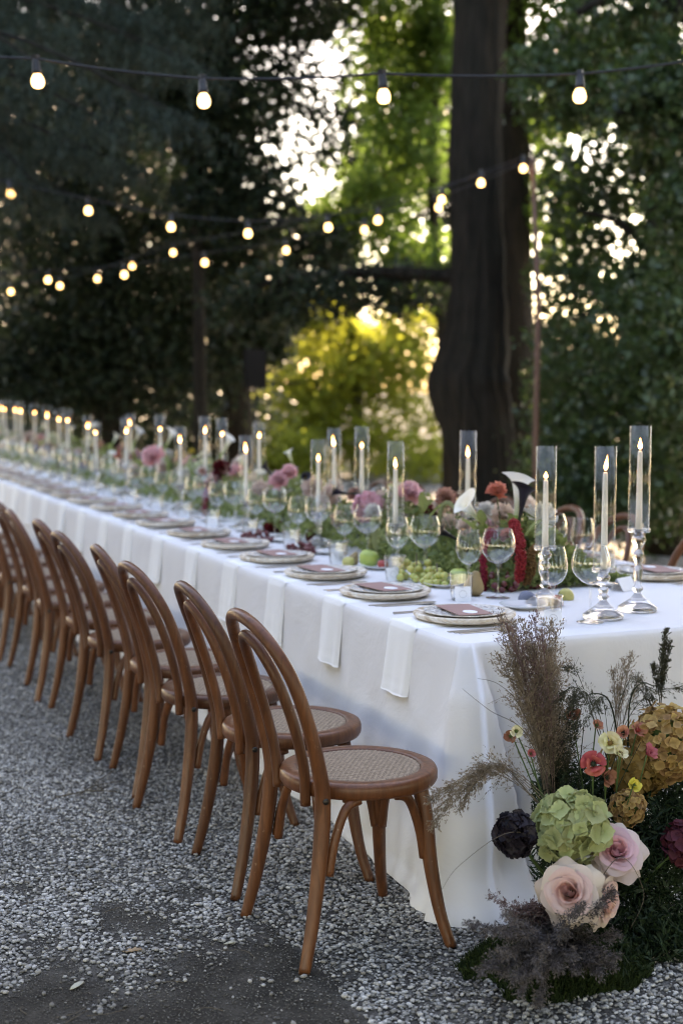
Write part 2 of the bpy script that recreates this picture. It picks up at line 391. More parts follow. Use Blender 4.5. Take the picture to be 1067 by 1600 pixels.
# ------------------------------------------------------------------ ground: compacted soil and gravel
EDGE_L, EDGE_R, END_Y, TOP_Z, FAR_Y = 1.855, 3.40, 3.55, 0.76, 26.0
SEAT0, PITCH_Y = 3.93, 0.563
def vnoise(x, y, seed, scale):
    """smooth value noise"""
    r = np.random.default_rng(seed); T = r.random((64, 64)); x = x * scale; y = y * scale
    i = np.floor(x).astype(int); j = np.floor(y).astype(int); fx = x - i; fy = y - j
    fx = fx * fx * (3 - 2 * fx); fy = fy * fy * (3 - 2 * fy); g = lambda a, b: T[a % 64, b % 64]
    return (g(i, j) * (1 - fx) + g(i + 1, j) * fx) * (1 - fy) + (g(i, j + 1) * (1 - fx) + g(i + 1, j + 1) * fx) * fy
def soil_mask(x, y):
    """1 where bare dark soil shows, 0 where gravel lies"""
    n = .5 * vnoise(x, y, 1, 1.7) + .3 * vnoise(x, y, 2, 4.3) + .2 * vnoise(x, y, 3, 11)
    yb = 3.80 - .80 * (x - .75)
    base = np.clip((yb - y) / .9, -1.2, 1.2) * .55
    base = np.where(x > 1.3, np.minimum(base, -.22), base)
    return np.clip((base + (n - .5) * 1.5 + .04) * 4.5, 0, 1)
def ground_z(x, y):
    return .006 * (vnoise(x, y, 5, 1.2) - .5) + .004 * (vnoise(x, y, 6, 5) - .5)
def make_ground():
    xs = np.concatenate([[-1500, -300, -60, -20, -8], np.arange(-4, 6.01, .08), [8, 14, 24, 50, 120, 400, 1500]])
    ys = np.concatenate([[-1500, -200, -40, -8, 0], np.arange(1.5, 13.01, .08), [15, 18, 24, 32, 50, 120, 400, 1500]])
    X, Y = np.meshgrid(xs, ys); Z = np.where((abs(X) < 7) & (Y > 1) & (Y < 14), ground_z(X, Y), 0)
    nx, ny = len(xs), len(ys); V = np.stack([X, Y, Z], -1).reshape(-1, 3)
    F = [(j * nx + i, j * nx + i + 1, (j + 1) * nx + i + 1, (j + 1) * nx + i) for j in range(ny - 1) for i in range(nx - 1)]
    me = bpy.data.meshes.new('ground'); me.from_pydata(V.tolist(), [], F); me.polygons.foreach_set('use_smooth', np.ones(len(F), bool))
    s = soil_mask(X, Y).ravel(); s = np.where(Y.ravel() > 14, .6, s)
    far = np.maximum(np.clip((np.hypot(X, Y).ravel() - 5.0) / 3.0, .25, 1), np.clip((Y.ravel() * .1555 - .45 - X.ravel()) / .4, 0, 1))
    for nm, val in (('soil', s), ('far', far)):
        a = me.attributes.new(nm, 'FLOAT', 'POINT'); a.data.foreach_set('value', val.astype(np.float32))
    o = obj('ground', me, MAT['ground']); tag(o, 'dark soil yard under the gravel around the long table', kind='structure'); return o
make_ground()

def make_pebbles():
    # little stone: a squashed, faceted 20-triangle solid
    ph = (1 + 5 ** .5) / 2
    tv = np.array([(-1, ph, 0), (1, ph, 0), (-1, -ph, 0), (1, -ph, 0), (0, -1, ph), (0, 1, ph), (0, -1, -ph), (0, 1, -ph), (ph, 0, -1), (ph, 0, 1), (-ph, 0, -1), (-ph, 0, 1)]) / math.hypot(1, ph)
    tf = [(0, 11, 5), (0, 5, 1), (0, 1, 7), (0, 7, 10), (0, 10, 11), (1, 5, 9), (5, 11, 4), (11, 10, 2), (10, 7, 6), (7, 1, 8), (3, 9, 4), (3, 4, 2), (3, 2, 6), (3, 6, 8), (3, 8, 9), (4, 9, 5), (2, 4, 11), (6, 2, 10), (8, 6, 7), (9, 8, 1)]
    P = []
    # candidates: dense near the viewer, thinner beyond, only where the yard can be seen
    for (y0, y1, x0, x1, dens, s0, s1) in ((2.55, 4.4, -.4, 2.7, 10500, .0026, .0082), (4.4, 6.6, -.2, 1.95, 8500, .0035, .0082), (6.6, 10.5, .1, 1.95, 3000, .0055, .0105)):
        n = int((y1 - y0) * (x1 - x0) * dens); x = RNG.uniform(x0, x1, n); y = RNG.uniform(y0, y1, n)
        left = y * .1555 - .85
        m = soil_mask(x, y); keep = (RNG.random(n) > np.clip(m * 1.05, 0, .97)) & (x > left) & ((x > left + .7) | (RNG.random(n) < .6))
        keep &= ~((x > 1.95) & (y > 3.7))
        x, y, m = x[keep], y[keep], m[keep]; s = s0 + (s1 - s0) * RNG.random(len(x)) ** 1.8
        P.append(np.stack([x, y, s, m], 1))
    # grit on the bare soil
    n = 26000; x = RNG.uniform(.3, 1.6, n); y = RNG.uniform(2.6, 4.6, n); m = soil_mask(x, y); keep = (m > .3) & (x > y * .1555 - .12)
    P.append(np.stack([x[keep], y[keep], RNG.uniform(.0010, .0030, keep.sum()), m[keep] * 2.2], 1))
    P = np.concatenate(P); n = len(P)
    rot = rand_rot(n); a = RNG.uniform(0, 2 * PI, n); c, s_ = np.cos(a), np.sin(a)
    Rz = np.zeros((n, 3, 3)); Rz[:, 0, 0] = c; Rz[:, 0, 1] = -s_; Rz[:, 1, 0] = s_; Rz[:, 1, 1] = c; Rz[:, 2, 2] = 1
    sc = np.stack([P[:, 2] * RNG.uniform(1.0, 1.5, n), P[:, 2] * RNG.uniform(.7, 1.05, n), P[:, 2] * RNG.uniform(.45, .8, n)], 1)
    S = np.zeros((n, 3, 3)); S[:, 0, 0] = sc[:, 0]; S[:, 1, 1] = sc[:, 1]; S[:, 2, 2] = sc[:, 2]
    tilt = RNG.normal(0, .28, n); T = np.zeros((n, 3, 3)); T[:, 0, 0] = 1; T[:, 1, 1] = np.cos(tilt); T[:, 1, 2] = -np.sin(tilt); T[:, 2, 1] = np.sin(tilt); T[:, 2, 2] = np.cos(tilt)
    M = Rz @ T @ S @ rot
    z = ground_z(P[:, 0], P[:, 1]) + sc[:, 2] * .45 + RNG.random(n) * .004
    big = .5 * vnoise(P[:, 0], P[:, 1], 8, 1.3) + .5 * vnoise(P[:, 0], P[:, 1], 9, 3.1)
    rnd = np.clip(RNG.random(n) * .75 + (big - .5) * .7 + .1 - .25 * P[:, 3], 0, 1)
    L = np.stack([P[:, 0], P[:, 1], z], 1)
    near = (P[:, 1] < 4.4) & (P[:, 2] > .0031) & (P[:, 0] > P[:, 1] * .1555 - .15)
    o = obj('gravel', fast_inst('gravel', tv, tf, M[near], L[near], rnd[near]), MAT['pebble']); tag(o, 'loose pale grey gravel stones around the first chairs', 'gravel', kind='stuff')
    ov_ = np.array([(1, 0, 0), (-1, 0, 0), (0, 1, 0), (0, -1, 0), (0, 0, 1), (0, 0, -1)]) * 1.12; of_ = [(4, 0, 2), (4, 2, 1), (4, 1, 3), (4, 3, 0), (5, 2, 0), (5, 1, 2), (5, 3, 1), (5, 0, 3)]
    o = obj('gravel', fast_inst('gravel', ov_, of_, M[~near], L[~near], rnd[~near]), MAT['pebble']); tag(o, 'grey gravel receding along the chair row and grit on the soil', 'gravel', kind='stuff')
make_pebbles()

# ------------------------------------------------------------------ the long table and its cloth
def make_table():
    root = empty('banquet_table', ((EDGE_L + EDGE_R) / 2, END_Y, 0)); tag(root, 'long trestle table hidden beneath the white floor-length cloth', 'table')
    x0, x1 = EDGE_L + .012 - root.location.x, EDGE_R - .012 - root.location.x
    L = FAR_Y - END_Y
    MB().box((x0, .012, TOP_Z - .035), (x1, L - .012, TOP_Z - .004)).build('tabletop', MAT['trestle'], root, False)
    for k in range(11):
        y = .25 + k * (L - .5) / 10
        for x in (x0 + .1, x1 - .1):
            MB().box((x - .025, y - .025, 0), (x + .025, y + .025, TOP_Z - .035)).build('leg', MAT['trestle'], root, False)
make_table()

def make_cloth():
    """one cloth: flat top, rounded shoulder, four hanging sides with soft folds and a pleat at the corners"""
    # perimeter, counter-clockwise starting at the far gravel-side corner, running towards the viewer's end
    step = .03
    per = []                                  # (x, y, outward nx, ny, s along)
    def side(p0, p1, nrm, st):
        p0, p1 = np.array(p0), np.array(p1); n = max(2, int(np.linalg.norm(p1 - p0) / st))
        return [(*(p0 + (p1 - p0) * i / n), *nrm) for i in range(n)]
    def corner(c, a0, a1, r=.03, n=12):
        return [(c[0] + r * math.cos(a), c[1] + r * math.sin(a), math.cos(a), math.sin(a)) for a in np.linspace(a0, a1, n)]
    r = .03
    per += side((EDGE_L, FAR_Y - r), (EDGE_L, 8), (-1, 0), .10) + side((EDGE_L, 8), (EDGE_L, END_Y + r), (-1, 0), step)
    per += corner((EDGE_L + r, END_Y + r), PI, 1.5 * PI)
    per += side((EDGE_L + r, END_Y), (EDGE_R - r, END_Y), (0, -1), .012)
    per += corner((EDGE_R - r, END_Y + r), 1.5 * PI, 2 * PI)
    per += side((EDGE_R, END_Y + r), (EDGE_R, FAR_Y - r), (1, 0), .10)
    per += corner((EDGE_R - r, FAR_Y - r), 0, .5 * PI, r, 6)
    per += side((EDGE_R - r, FAR_Y), (EDGE_L + r, FAR_Y), (0, 1), .15)
    per += corner((EDGE_L + r, FAR_Y - r), .5 * PI, PI, r, 6)
    per = np.array(per); n = len(per)
    X, Y, NX, NY = per.T
    ts = np.concatenate([np.linspace(0, .06, 4), np.linspace(.09, 1, 34)])
    rows = []
    for t in ts:
        z = TOP_Z - .0 - (TOP_Z - .006) * t
        sh = .010 * (1 - math.exp(-t * 60))                       # small shoulder
        # gravel-side folds: wide, soft, growing towards the hem
        yy = Y; fold = np.zeros(n); sm = lambda q: np.clip((q - .15) / .75, 0, 1) ** 1.5; wl, wr, we = sm(-NX), sm(NX), sm(-NY)
        f1 = np.sin(yy * 6.3 + 1.7 * np.sin(yy * 1.9)) + .45 * np.sin(yy * 13.1 + 2.1) + .10 * np.sin(yy * 27 + np.sin(yy * 5))
        fold += wl * (.020 * f1 * t ** 1.4 + .0035 * np.sin(yy * 19 + 3 * np.sin(t * 7 + yy)) * t + .0025 * np.sin(yy * 33 - t * 9) * t ** .5)
        fold += wr * .018 * f1 * t ** 1.4
        f2 = np.sin(X * 7.3 + .8) + .5 * np.sin(X * 15 + 1.2)
        fold += we * .014 * f2 * t ** 1.4
        flare = .048 * t ** 1.2
        # corner swell: the cloth's corner hangs forward as a soft cone
        dc = np.hypot(X - EDGE_L, Y - END_Y)
        swell = .10 * t ** 1.3 * np.exp(-(dc / .16) ** 2)
        off = sh + flare + fold + swell
        # the flap at the corner on the end face: proud of the face, with a sharp slanting edge
        u = X - EDGE_L; uf = .035 + .165 * t
        flap = np.where((NY < -.5) & (u < uf + .012), .042 * min(1, t * 5) * np.clip((uf + .012 - u) / .012, 0, 1), 0)
        crease = np.where((NY < -.5), -.022 * min(1, t * 4) * np.exp(-((u - uf - .02) / .018) ** 2), 0)
        dent = we * (-.085 * np.exp(-(((u - .10) / .075) ** 2 + ((t - .83) / .13) ** 2)))
        off = off + flap + crease + dent
        # hem rests on the ground with a slight outward roll
        if t > .97: off = off + .012
        px = X + NX * off; py = Y + NY * off
        pz = np.full(n, z) + (.003 * np.sin(Y * 11 + X * 9)) * t ** 3 * (t < .9)
        pz = np.maximum(pz, .004)
        if t == 0: px, py, pz = X, Y, np.full(n, TOP_Z)
        rows.append(np.stack([px, py, pz], 1))
    V = np.concatenate(rows); F = []
    for j in range(len(ts) - 1):
        for i in range(n):
            k = (i + 1) % n; F.append((j * n + i, j * n + k, (j + 1) * n + k, (j + 1) * n + i))
    F.append(tuple(range(n - 1, -1, -1)) if False else tuple(range(n)))
    mb = MB().add(V, [tuple(reversed(f)) for f in F[:-1]] + [tuple(range(n))])
    me = mb.mesh('tablecloth'); me.polygons[len(me.polygons) - 1].use_smooth = False
    o = obj('tablecloth', me, MAT['tablecloth']); tag(o, 'white floor-length linen cloth covering the whole long table', 'tablecloth')
    o.location = (0, 0, 0)
    return o
make_cloth()
# ------------------------------------------------------------------ trees and shrubs
LEAF = np.array([(-.5, 0, 0), (-.12, -.30, .05), (.5, 0, 0), (-.12, .30, .05)])
def leaf_cloud(regions, rng, droop=0.0, aspect=1.0, flat=0.0):
    """regions: (px, py, depth, half-width m, half-height m, half-depth m, leaf count, leaf size). Leaves gather in clumps."""
    out = []
    for (px, py, D, rx, ry, rz, n, size, *uni) in regions:
        c = np.array(at_d(px, py, D)); nc = max(5, int(n / 55))
        q = rng.normal(size=(nc, 3)); q /= np.linalg.norm(q, axis=1)[:, None]; q *= rng.random((nc, 1)) ** .4
        cc = q * np.array([rx, rz, ry]) * .88
        cl = rng.integers(0, nc, n); spread = .26 * (rx * ry * rz) ** (1 / 3)
        p = cc[cl] + rng.normal(size=(n, 3)) * spread * np.array([1.25, 1.25, .55 if flat else .85]) * .62
        if uni: p = rng.normal(size=(n, 3)); p /= np.linalg.norm(p, axis=1)[:, None]; p *= rng.random((n, 1)) ** .45 * np.array([rx, rz, ry])
        # depth axis of the region follows the line of sight; small rotation to the world axes
        ca, sa = math.cos(-YAW), math.sin(-YAW)
        p = np.stack([p[:, 0] * ca - p[:, 1] * sa, p[:, 0] * sa + p[:, 1] * ca, p[:, 2]], 1) + c
        s = size * rng.uniform(.6, 1.35, n)
        M = rand_rot(n, rng)
        if flat:                              # leaves lie nearer the horizontal
            M = M.copy(); M[:, 2, :] *= (1 - flat); nr = np.linalg.norm(M, axis=1, keepdims=True); M = M / np.maximum(nr, .3)
        L = LEAF * np.array([1, aspect, 1])
        V = np.einsum('nij,mj->nmi', M, L) * s[:, None, None] + p[:, None, :]
        if droop: V[:, 2, 2] -= s * droop
        out.append(V)
    V = np.concatenate(out); V[:, :, 2] = np.maximum(V[:, :, 2], .02); return V
def px_trunk(mb, pts, D, n=12, sub=5, wob=0.0, seed=0):
    """pts: (px, py, half-width px) up the trunk at depth D"""
    P = cr([(*at_d(x, y, D), h / _F * D) for x, y, h in pts], sub)
    if wob:
        r = np.random.default_rng(seed); P[:, 3] *= 1 + r.normal(0, wob, len(P))
    mb.tube(P[:, :3], P[:, 3], n)
    if n > 24:                       # bark: deep vertical ridges that wander up the trunk
        V = mb.v[-1].reshape(len(P), n, 3); a = np.linspace(0, 2 * PI, n, endpoint=False)[None]; z = P[:, 2][:, None]
        k = np.sin(9 * a + 1.3 * np.sin(z * .9)) + .8 * np.sin(17 * a + 2 * np.sin(z * 1.7 + 1)) + .6 * np.sin(29 * a + 3 * np.sin(z * 2.3))
        V += (V - P[:, None, :3]) * (.035 * k)[:, :, None]; mb.v[-1] = V.reshape(-1, 3)
    return mb
def limb(mb, a, b, D0, D1, r0, r1, sag=0.0, n=6):
    p0 = np.array(at_d(*a, D0)); p1 = np.array(at_d(*b, D1)); m = (p0 + p1) / 2 + np.array([0, 0, sag])
    P = cr([p0, m, p1], 6); mb.tube(P, np.linspace(r0, r1, len(P)), n); return mb
def tree(name, label, cat, base_px, D, trunk_pts, limbs, regions, leaf, bark='bark', group=None, seed=1, droop=0, aspect=1.0, flat=0.0, wob=0.03, crown='crown', n=12):
    rng = np.random.default_rng(seed)
    b = at_d(base_px, 800, D); b.z = 0
    root = empty(name, b); tag(root, label, cat, group)
    off = -np.array(b)
    if trunk_pts:
        pts = list(trunk_pts)
        yg = 611 + CAM_H * _F / D; pts.append((pts[-1][0], yg + 20, pts[-1][2] * 1.25))
        t = px_trunk(MB(), pts, D, n, 5, wob, seed); t.v = [v + off for v in t.v]; t.build('trunk', MAT[bark], root)
    for L in limbs:
        m = limb(MB(), *L); m.v = [v + off for v in m.v]; m.build('limb', MAT[bark], root)
    V = leaf_cloud(regions, rng, droop, aspect, flat) + off
    o = obj(crown, fast_mesh(crown, V, 4), MAT[leaf], root); o['kind'] = 'stuff'
    return root

# the great tree behind the table; unseen overhead crown thickened to block the sun
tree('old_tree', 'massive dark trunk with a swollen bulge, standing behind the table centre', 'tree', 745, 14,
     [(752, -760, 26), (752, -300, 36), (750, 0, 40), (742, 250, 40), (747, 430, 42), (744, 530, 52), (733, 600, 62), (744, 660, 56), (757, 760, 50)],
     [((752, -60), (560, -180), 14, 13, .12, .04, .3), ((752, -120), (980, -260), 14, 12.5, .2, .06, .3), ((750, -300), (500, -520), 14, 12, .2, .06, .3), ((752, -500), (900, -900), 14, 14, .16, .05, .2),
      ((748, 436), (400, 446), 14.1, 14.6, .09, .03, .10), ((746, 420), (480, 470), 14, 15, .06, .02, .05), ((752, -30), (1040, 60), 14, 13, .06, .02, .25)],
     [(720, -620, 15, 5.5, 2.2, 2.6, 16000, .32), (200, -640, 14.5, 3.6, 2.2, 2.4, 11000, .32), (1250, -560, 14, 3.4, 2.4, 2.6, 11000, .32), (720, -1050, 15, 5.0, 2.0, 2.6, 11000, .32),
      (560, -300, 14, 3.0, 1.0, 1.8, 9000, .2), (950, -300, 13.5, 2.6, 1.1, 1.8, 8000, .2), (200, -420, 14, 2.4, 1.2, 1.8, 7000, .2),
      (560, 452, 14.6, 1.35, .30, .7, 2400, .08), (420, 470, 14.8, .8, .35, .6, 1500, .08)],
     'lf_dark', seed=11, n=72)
tree('slender_tree', 'straight dark trunk just behind the swollen trunk', 'tree', 800, 17,
     [(790, -400, 22), (795, 0, 27), (800, 300, 28), (806, 560, 30), (812, 760, 34)],
     [((797, 150), (930, 40), 17, 16, .1, .03, .2), ((800, 330), (690, 230), 17, 17.5, .07, .02, .1)],
     [(870, 60, 17, 1.1, .9, 1.0, 3000, .10, 1), (1000, 120, 16, .9, .8, .9, 2800, .09, 1), (880, 190, 17, .6, .4, .8, 1200, .09), (865, 330, 17, .45, .8, .6, 1900, .09, 1), (1040, 250, 16, .5, .9, .8, 2200, .09), (850, -80, 17, 1.4, .7, 1.0, 3000, .1)],
     'lf_green', seed=12)
# cedar on the gravel side: its drooping blue-green boughs reach over the table's far half
def bough_needles(a, b, D0, D1, rng, n_tw=46, tw=.42, sag=.3, per=46, size=.05):
    p0 = np.array(at_d(*a, D0)); p1 = np.array(at_d(*b, D1)); ax = p1 - p0; side = np.cross(ax, (0, 0, 1)); side /= np.linalg.norm(side)
    t = rng.random(n_tw) ** .7; base = p0 + ax * t[:, None]; base[:, 2] += sag * 4 * t * (1 - t) * .5
    L = tw * (1.1 - .6 * t) * rng.uniform(.6, 1.3, n_tw); sg = rng.choice([-1, 1], n_tw)
    k = np.repeat(np.arange(n_tw), per); f = rng.random(len(k)) ** .8
    d = side * sg[:, None] * .75 + ax / np.linalg.norm(ax) * .6 + rng.normal(0, .22, (n_tw, 3))
    p = base[k] + d[k] * (L[k] * f)[:, None]; p[:, 2] -= .75 * L[k] * f ** 1.8; p += rng.normal(0, .018, p.shape)
    M = rand_rot(len(k), rng); s = size * rng.uniform(.6, 1.3, len(k))
    V = np.einsum('nij,mj->nmi', M, LEAF * np.array([1, .34, 1])) * s[:, None, None] + p[:, None, :]; V[:, 2, 2] -= s * .6; return V
CED = [((-250, 40), (300, 190), 13, 10.4), ((-250, 110), (200, 205), 13, 10.6), ((-250, 150), (120, 235), 13, 10.9), ((-250, 0), (330, 110), 13, 11.2), ((-250, 200), (210, 262), 13, 11.3), ((-250, -60), (250, 40), 13, 11.6), ((-250, 100), (60, 290), 13, 11.0), ((-250, -120), (330, -30), 13, 12), ((-250, 20), (90, 120), 13, 11.0), ((-250, 240), (160, 330), 13, 12.2)]
rng = np.random.default_rng(13); b0 = at_d(-250, 800, 13); b0.z = 0; off = -np.array(b0)
root = empty('cedar_tree', b0); tag(root, 'cedar whose drooping blue-green boughs hang over the far half of table', 'tree')
t = px_trunk(MB(), [(-255, -700, 36), (-252, -200, 46), (-250, 300, 56), (-250, 880, 74)], 13, 14, 5, .03, 2); t.v = [v + off for v in t.v]; t.build('trunk', MAT['bark_brown'], root)
VV = []
for (a, b, D0, D1) in CED:
    m = limb(MB(), a, b, D0, D1, .032, .006, .3); m.v = [v + off for v in m.v]; m.build('limb', MAT['bark'], root)
    VV.append(bough_needles(a, b, D0, D1, rng, 90, .55, .3, 60))
VV.append(leaf_cloud([(40, 30, 13.5, 1.4, .8, 1.0, 6000, .08), (220, 60, 13.5, .8, .5, .9, 3600, .08), (110, -60, 13.5, 1.8, .5, 1.0, 5000, .1)], rng, .7, .4, .4))
o = obj('crown', fast_mesh('crown', np.concatenate(VV) + off, 4), MAT['lf_cedar'], root); o['kind'] = 'stuff'
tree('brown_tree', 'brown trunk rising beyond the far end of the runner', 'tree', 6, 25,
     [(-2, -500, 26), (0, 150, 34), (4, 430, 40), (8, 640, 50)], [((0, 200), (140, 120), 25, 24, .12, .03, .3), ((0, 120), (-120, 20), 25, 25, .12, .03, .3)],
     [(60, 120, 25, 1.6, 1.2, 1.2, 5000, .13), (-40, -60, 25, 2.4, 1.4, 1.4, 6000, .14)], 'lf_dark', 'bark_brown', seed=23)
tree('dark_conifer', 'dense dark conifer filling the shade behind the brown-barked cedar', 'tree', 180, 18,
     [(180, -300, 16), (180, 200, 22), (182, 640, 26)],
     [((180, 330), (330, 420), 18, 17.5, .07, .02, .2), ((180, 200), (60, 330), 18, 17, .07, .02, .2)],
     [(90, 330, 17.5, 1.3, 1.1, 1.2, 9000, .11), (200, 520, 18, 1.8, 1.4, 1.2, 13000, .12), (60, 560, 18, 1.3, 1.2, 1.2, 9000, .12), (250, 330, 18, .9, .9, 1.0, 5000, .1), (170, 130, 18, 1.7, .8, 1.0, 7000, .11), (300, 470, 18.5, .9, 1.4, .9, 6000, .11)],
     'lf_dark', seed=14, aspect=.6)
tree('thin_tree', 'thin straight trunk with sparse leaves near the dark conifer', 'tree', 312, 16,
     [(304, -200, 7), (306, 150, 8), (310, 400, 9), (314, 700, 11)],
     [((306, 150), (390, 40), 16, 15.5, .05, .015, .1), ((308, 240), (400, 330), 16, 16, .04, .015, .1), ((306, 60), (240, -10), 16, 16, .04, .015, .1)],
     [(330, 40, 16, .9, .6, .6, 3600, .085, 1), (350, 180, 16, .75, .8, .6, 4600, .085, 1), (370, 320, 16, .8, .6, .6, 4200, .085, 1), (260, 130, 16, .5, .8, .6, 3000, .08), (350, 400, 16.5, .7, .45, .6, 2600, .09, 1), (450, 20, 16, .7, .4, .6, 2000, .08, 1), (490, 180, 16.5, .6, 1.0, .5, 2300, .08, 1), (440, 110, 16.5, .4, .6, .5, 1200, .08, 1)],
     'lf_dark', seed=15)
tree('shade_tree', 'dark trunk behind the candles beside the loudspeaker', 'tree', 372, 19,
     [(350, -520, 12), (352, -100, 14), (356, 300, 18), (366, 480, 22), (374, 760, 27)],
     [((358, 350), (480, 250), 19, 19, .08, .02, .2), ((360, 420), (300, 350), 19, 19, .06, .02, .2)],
     [(460, 400, 19, .8, .6, .8, 4200, .09), (470, 20, 19, .9, .4, .7, 1400, .09, 1), (400, 510, 19, .6, .6, .6, 3600, .1), (300, -200, 19.5, 2.6, 1.2, 1.2, 7000, .28), (250, -520, 19.5, 3.0, 1.6, 1.4, 7000, .32)],  # high clumps out of view, added to keep sun off the far table
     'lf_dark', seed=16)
# fresh green trees in the middle, lit from behind
tree('beech_tree', 'fresh green leafy tree between the sky gap and the swollen trunk', 'tree', 690, 20,
     [(690, -400, 6), (684, 0, 8), (676, 300, 9), (690, 500, 9), (700, 700, 10)],
     [((678, 250), (540, 330), 20, 19.5, .05, .015, .2), ((682, 150), (600, 60), 20, 20, .04, .015, .2), ((678, 330), (560, 420), 20, 20, .04, .015, .15), ((688, -300), (500, -420), 20, 20, .08, .02, .2)],
     [(640, 230, 20, .75, .95, .9, 5200, .085), (570, 330, 20, .85, .75, .9, 5000, .085), (680, 100, 20, .5, .7, .8, 3200, .085), (600, 130, 20, .7, .7, .8, 2600, .09, 1), (500, 370, 20, .6, .5, .8, 3400, .085), (650, 420, 20, .8, .6, .8, 4200, .085), (590, 30, 20, 1.0, .5, .8, 2600, .09, 1), (680, 30, 20, .6, .6, .8, 1800, .09, 1), (640, -260, 20.5, 3.6, 1.5, 1.4, 9000, .3), (480, -90, 20.5, 2.2, .8, 1.2, 4000, .2), (700, -560, 20.5, 4.0, 1.6, 1.4, 9000, .32)],  # large-leaved top clumps are unseen, put in as a sun block
     'lf_green', seed=17)
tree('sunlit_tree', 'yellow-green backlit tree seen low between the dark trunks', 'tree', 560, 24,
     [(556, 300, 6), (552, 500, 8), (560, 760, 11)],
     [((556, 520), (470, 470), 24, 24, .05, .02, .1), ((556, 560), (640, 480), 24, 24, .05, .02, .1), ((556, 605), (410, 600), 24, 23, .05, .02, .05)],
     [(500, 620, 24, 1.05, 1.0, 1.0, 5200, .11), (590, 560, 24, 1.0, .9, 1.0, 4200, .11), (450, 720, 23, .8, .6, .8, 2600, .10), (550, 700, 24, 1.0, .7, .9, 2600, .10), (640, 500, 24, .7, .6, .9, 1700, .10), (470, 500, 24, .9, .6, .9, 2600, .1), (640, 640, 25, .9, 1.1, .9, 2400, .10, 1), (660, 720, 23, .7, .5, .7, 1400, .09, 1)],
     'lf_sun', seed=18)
# dark ivy-grown trees on the far side
tree('ivy_tree', 'ivy-covered tree standing beyond the rusty light pole', 'tree', 1040, 13,
     [(1035, -200, 20), (1034, 200, 24), (1036, 500, 30), (1040, 800, 38)],
     [((1036, 300), (960, 200), 13, 12.5, .05, .015, .2), ((1036, 420), (900, 330), 13, 13, .05, .015, .15), ((1036, 520), (890, 500), 13, 13.4, .05, .015, .15)],
     [(1000, 640, 12.5, .75, 1.1, .9, 7000, .075), (900, 700, 13, .5, .9, .7, 4200, .075), (1060, 420, 13, .35, .9, .7, 2800, .075), (880, 560, 13.5, .45, .55, .6, 1700, .075), (960, 780, 12.2, .9, .5, .7, 4500, .07), (950, 300, 13.6, .75, .6, .6, 2500, .085, 1), (910, 440, 13.8, .6, .5, .6, 1900, .085, 1), (1000, 470, 13, .4, .4, .6, 2400, .075), (1035, 200, 12.8, .22, .8, .4, 2600, .075), (1038, 450, 12.8, .25, .6, .4, 2600, .075), (1040, 620, 12.6, .3, .5, .4, 2000, .075)],
     'lf_ivy', seed=19)
tree('ivy_tree', 'dark ivy-hung tree whose boughs reach over the rusty light pole', 'tree', 1120, 11.5,
     [(1110, -200, 26), (1115, 300, 30), (1120, 800, 40)],
     [((1112, 60), (900, 20), 11.5, 11.5, .1, .03, .3), ((1112, 220), (960, 180), 11.5, 11.5, .07, .02, .2)],
     [(1000, 30, 12, .8, .45, .8, 1900, .08), (880, 130, 12.5, .5, .45, .6, 2300, .08), (1040, 150, 11.5, .45, .5, .6, 3200, .08), (1060, 560, 11.5, .35, 1.1, .7, 3800, .08), (1075, 330, 11.5, .3, .6, .6, 2400, .08)],
     'lf_ivy', seed=20)
# low shrubs along the yard's edge
for i, (px, py, D, rx, ry, n, leaf, lab) in enumerate([
        (880, 800, 15, .8, .55, 4200, 'lf_ivy', 'low ivy shrub at the foot of the rusty light pole'),
        (300, 640, 20, 1.3, .75, 5500, 'lf_dark', 'dark rounded shrub beside the loudspeaker stand'),
        (120, 660, 21, 2.0, .8, 7000, 'lf_dark', 'wide dark shrub in the shade beyond the far table end'),
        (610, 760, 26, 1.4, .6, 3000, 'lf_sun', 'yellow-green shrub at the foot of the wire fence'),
        (1020, 770, 16, 1.2, .8, 6000, 'lf_ivy', 'broad ivy shrub behind the tree-side chairs')]):
    rng = np.random.default_rng(40 + i); b = at_d(px, 800, D); b.z = 0
    root = empty('shrub', b); tag(root, lab, 'shrub')
    m = MB()
    for k in range(5):
        a = 2 * PI * k / 5; m.tube(cr([(0, 0, 0), (.2 * math.cos(a), .2 * math.sin(a), .4), (.45 * rx * math.cos(a), .45 * math.sin(a), .95)], 4), np.linspace(.03, .01, 9), 5)
    m.build('stem', MAT['bark'], root)
    V = leaf_cloud([(px, py, D, rx, ry, .8, n, .085)], rng) - np.array(b)
    o = obj('foliage', fast_mesh('foliage', V, 4), MAT[leaf], root); o['kind'] = 'stuff'
# far-off wood: one mass
rng = np.random.default_rng(77)
W = leaf_cloud([(-150, 350, 34, 6, 7, 2, 16000, .34), (180, 300, 33, 3.4, 5.0, 2, 11000, .32), (130, 600, 33, 5, 2.0, 2, 9000, .3), (1270, 450, 33, 3.4, 6, 2, 10000, .34), (960, 620, 33, 2.0, 1.6, 2, 3000, .3), (930, 120, 34, 2.4, 1.6, 2, 1800, .3),
                (850, 650, 33, 1.4, 2.4, 2, 3600, .3), (380, 640, 33, 1.4, 1.5, 2, 2600, .28), (620, 250, 36, 2.0, 2.4, 2, 2600, .28), (760, 250, 34, 1.2, 4.5, 2, 4200, .3), (480, 520, 36, 2.2, 1.0, 2, 1800, .26), (250, 100, 35, 1.6, 2.4, 2, 1500, .26), (900, 360, 34, 1.6, 2.4, 2, 260, .26, 1), (640, 60, 36, 2.0, 1.2, 2, 1500, .26), (560, 720, 36, 2.5, .5, 2, 700, .25)], rng)
o = obj('woodland', fast_mesh('woodland', W, 4), MAT['lf_dark']); tag(o, 'far-off wood closing the view beyond the trees', 'woods', kind='stuff')

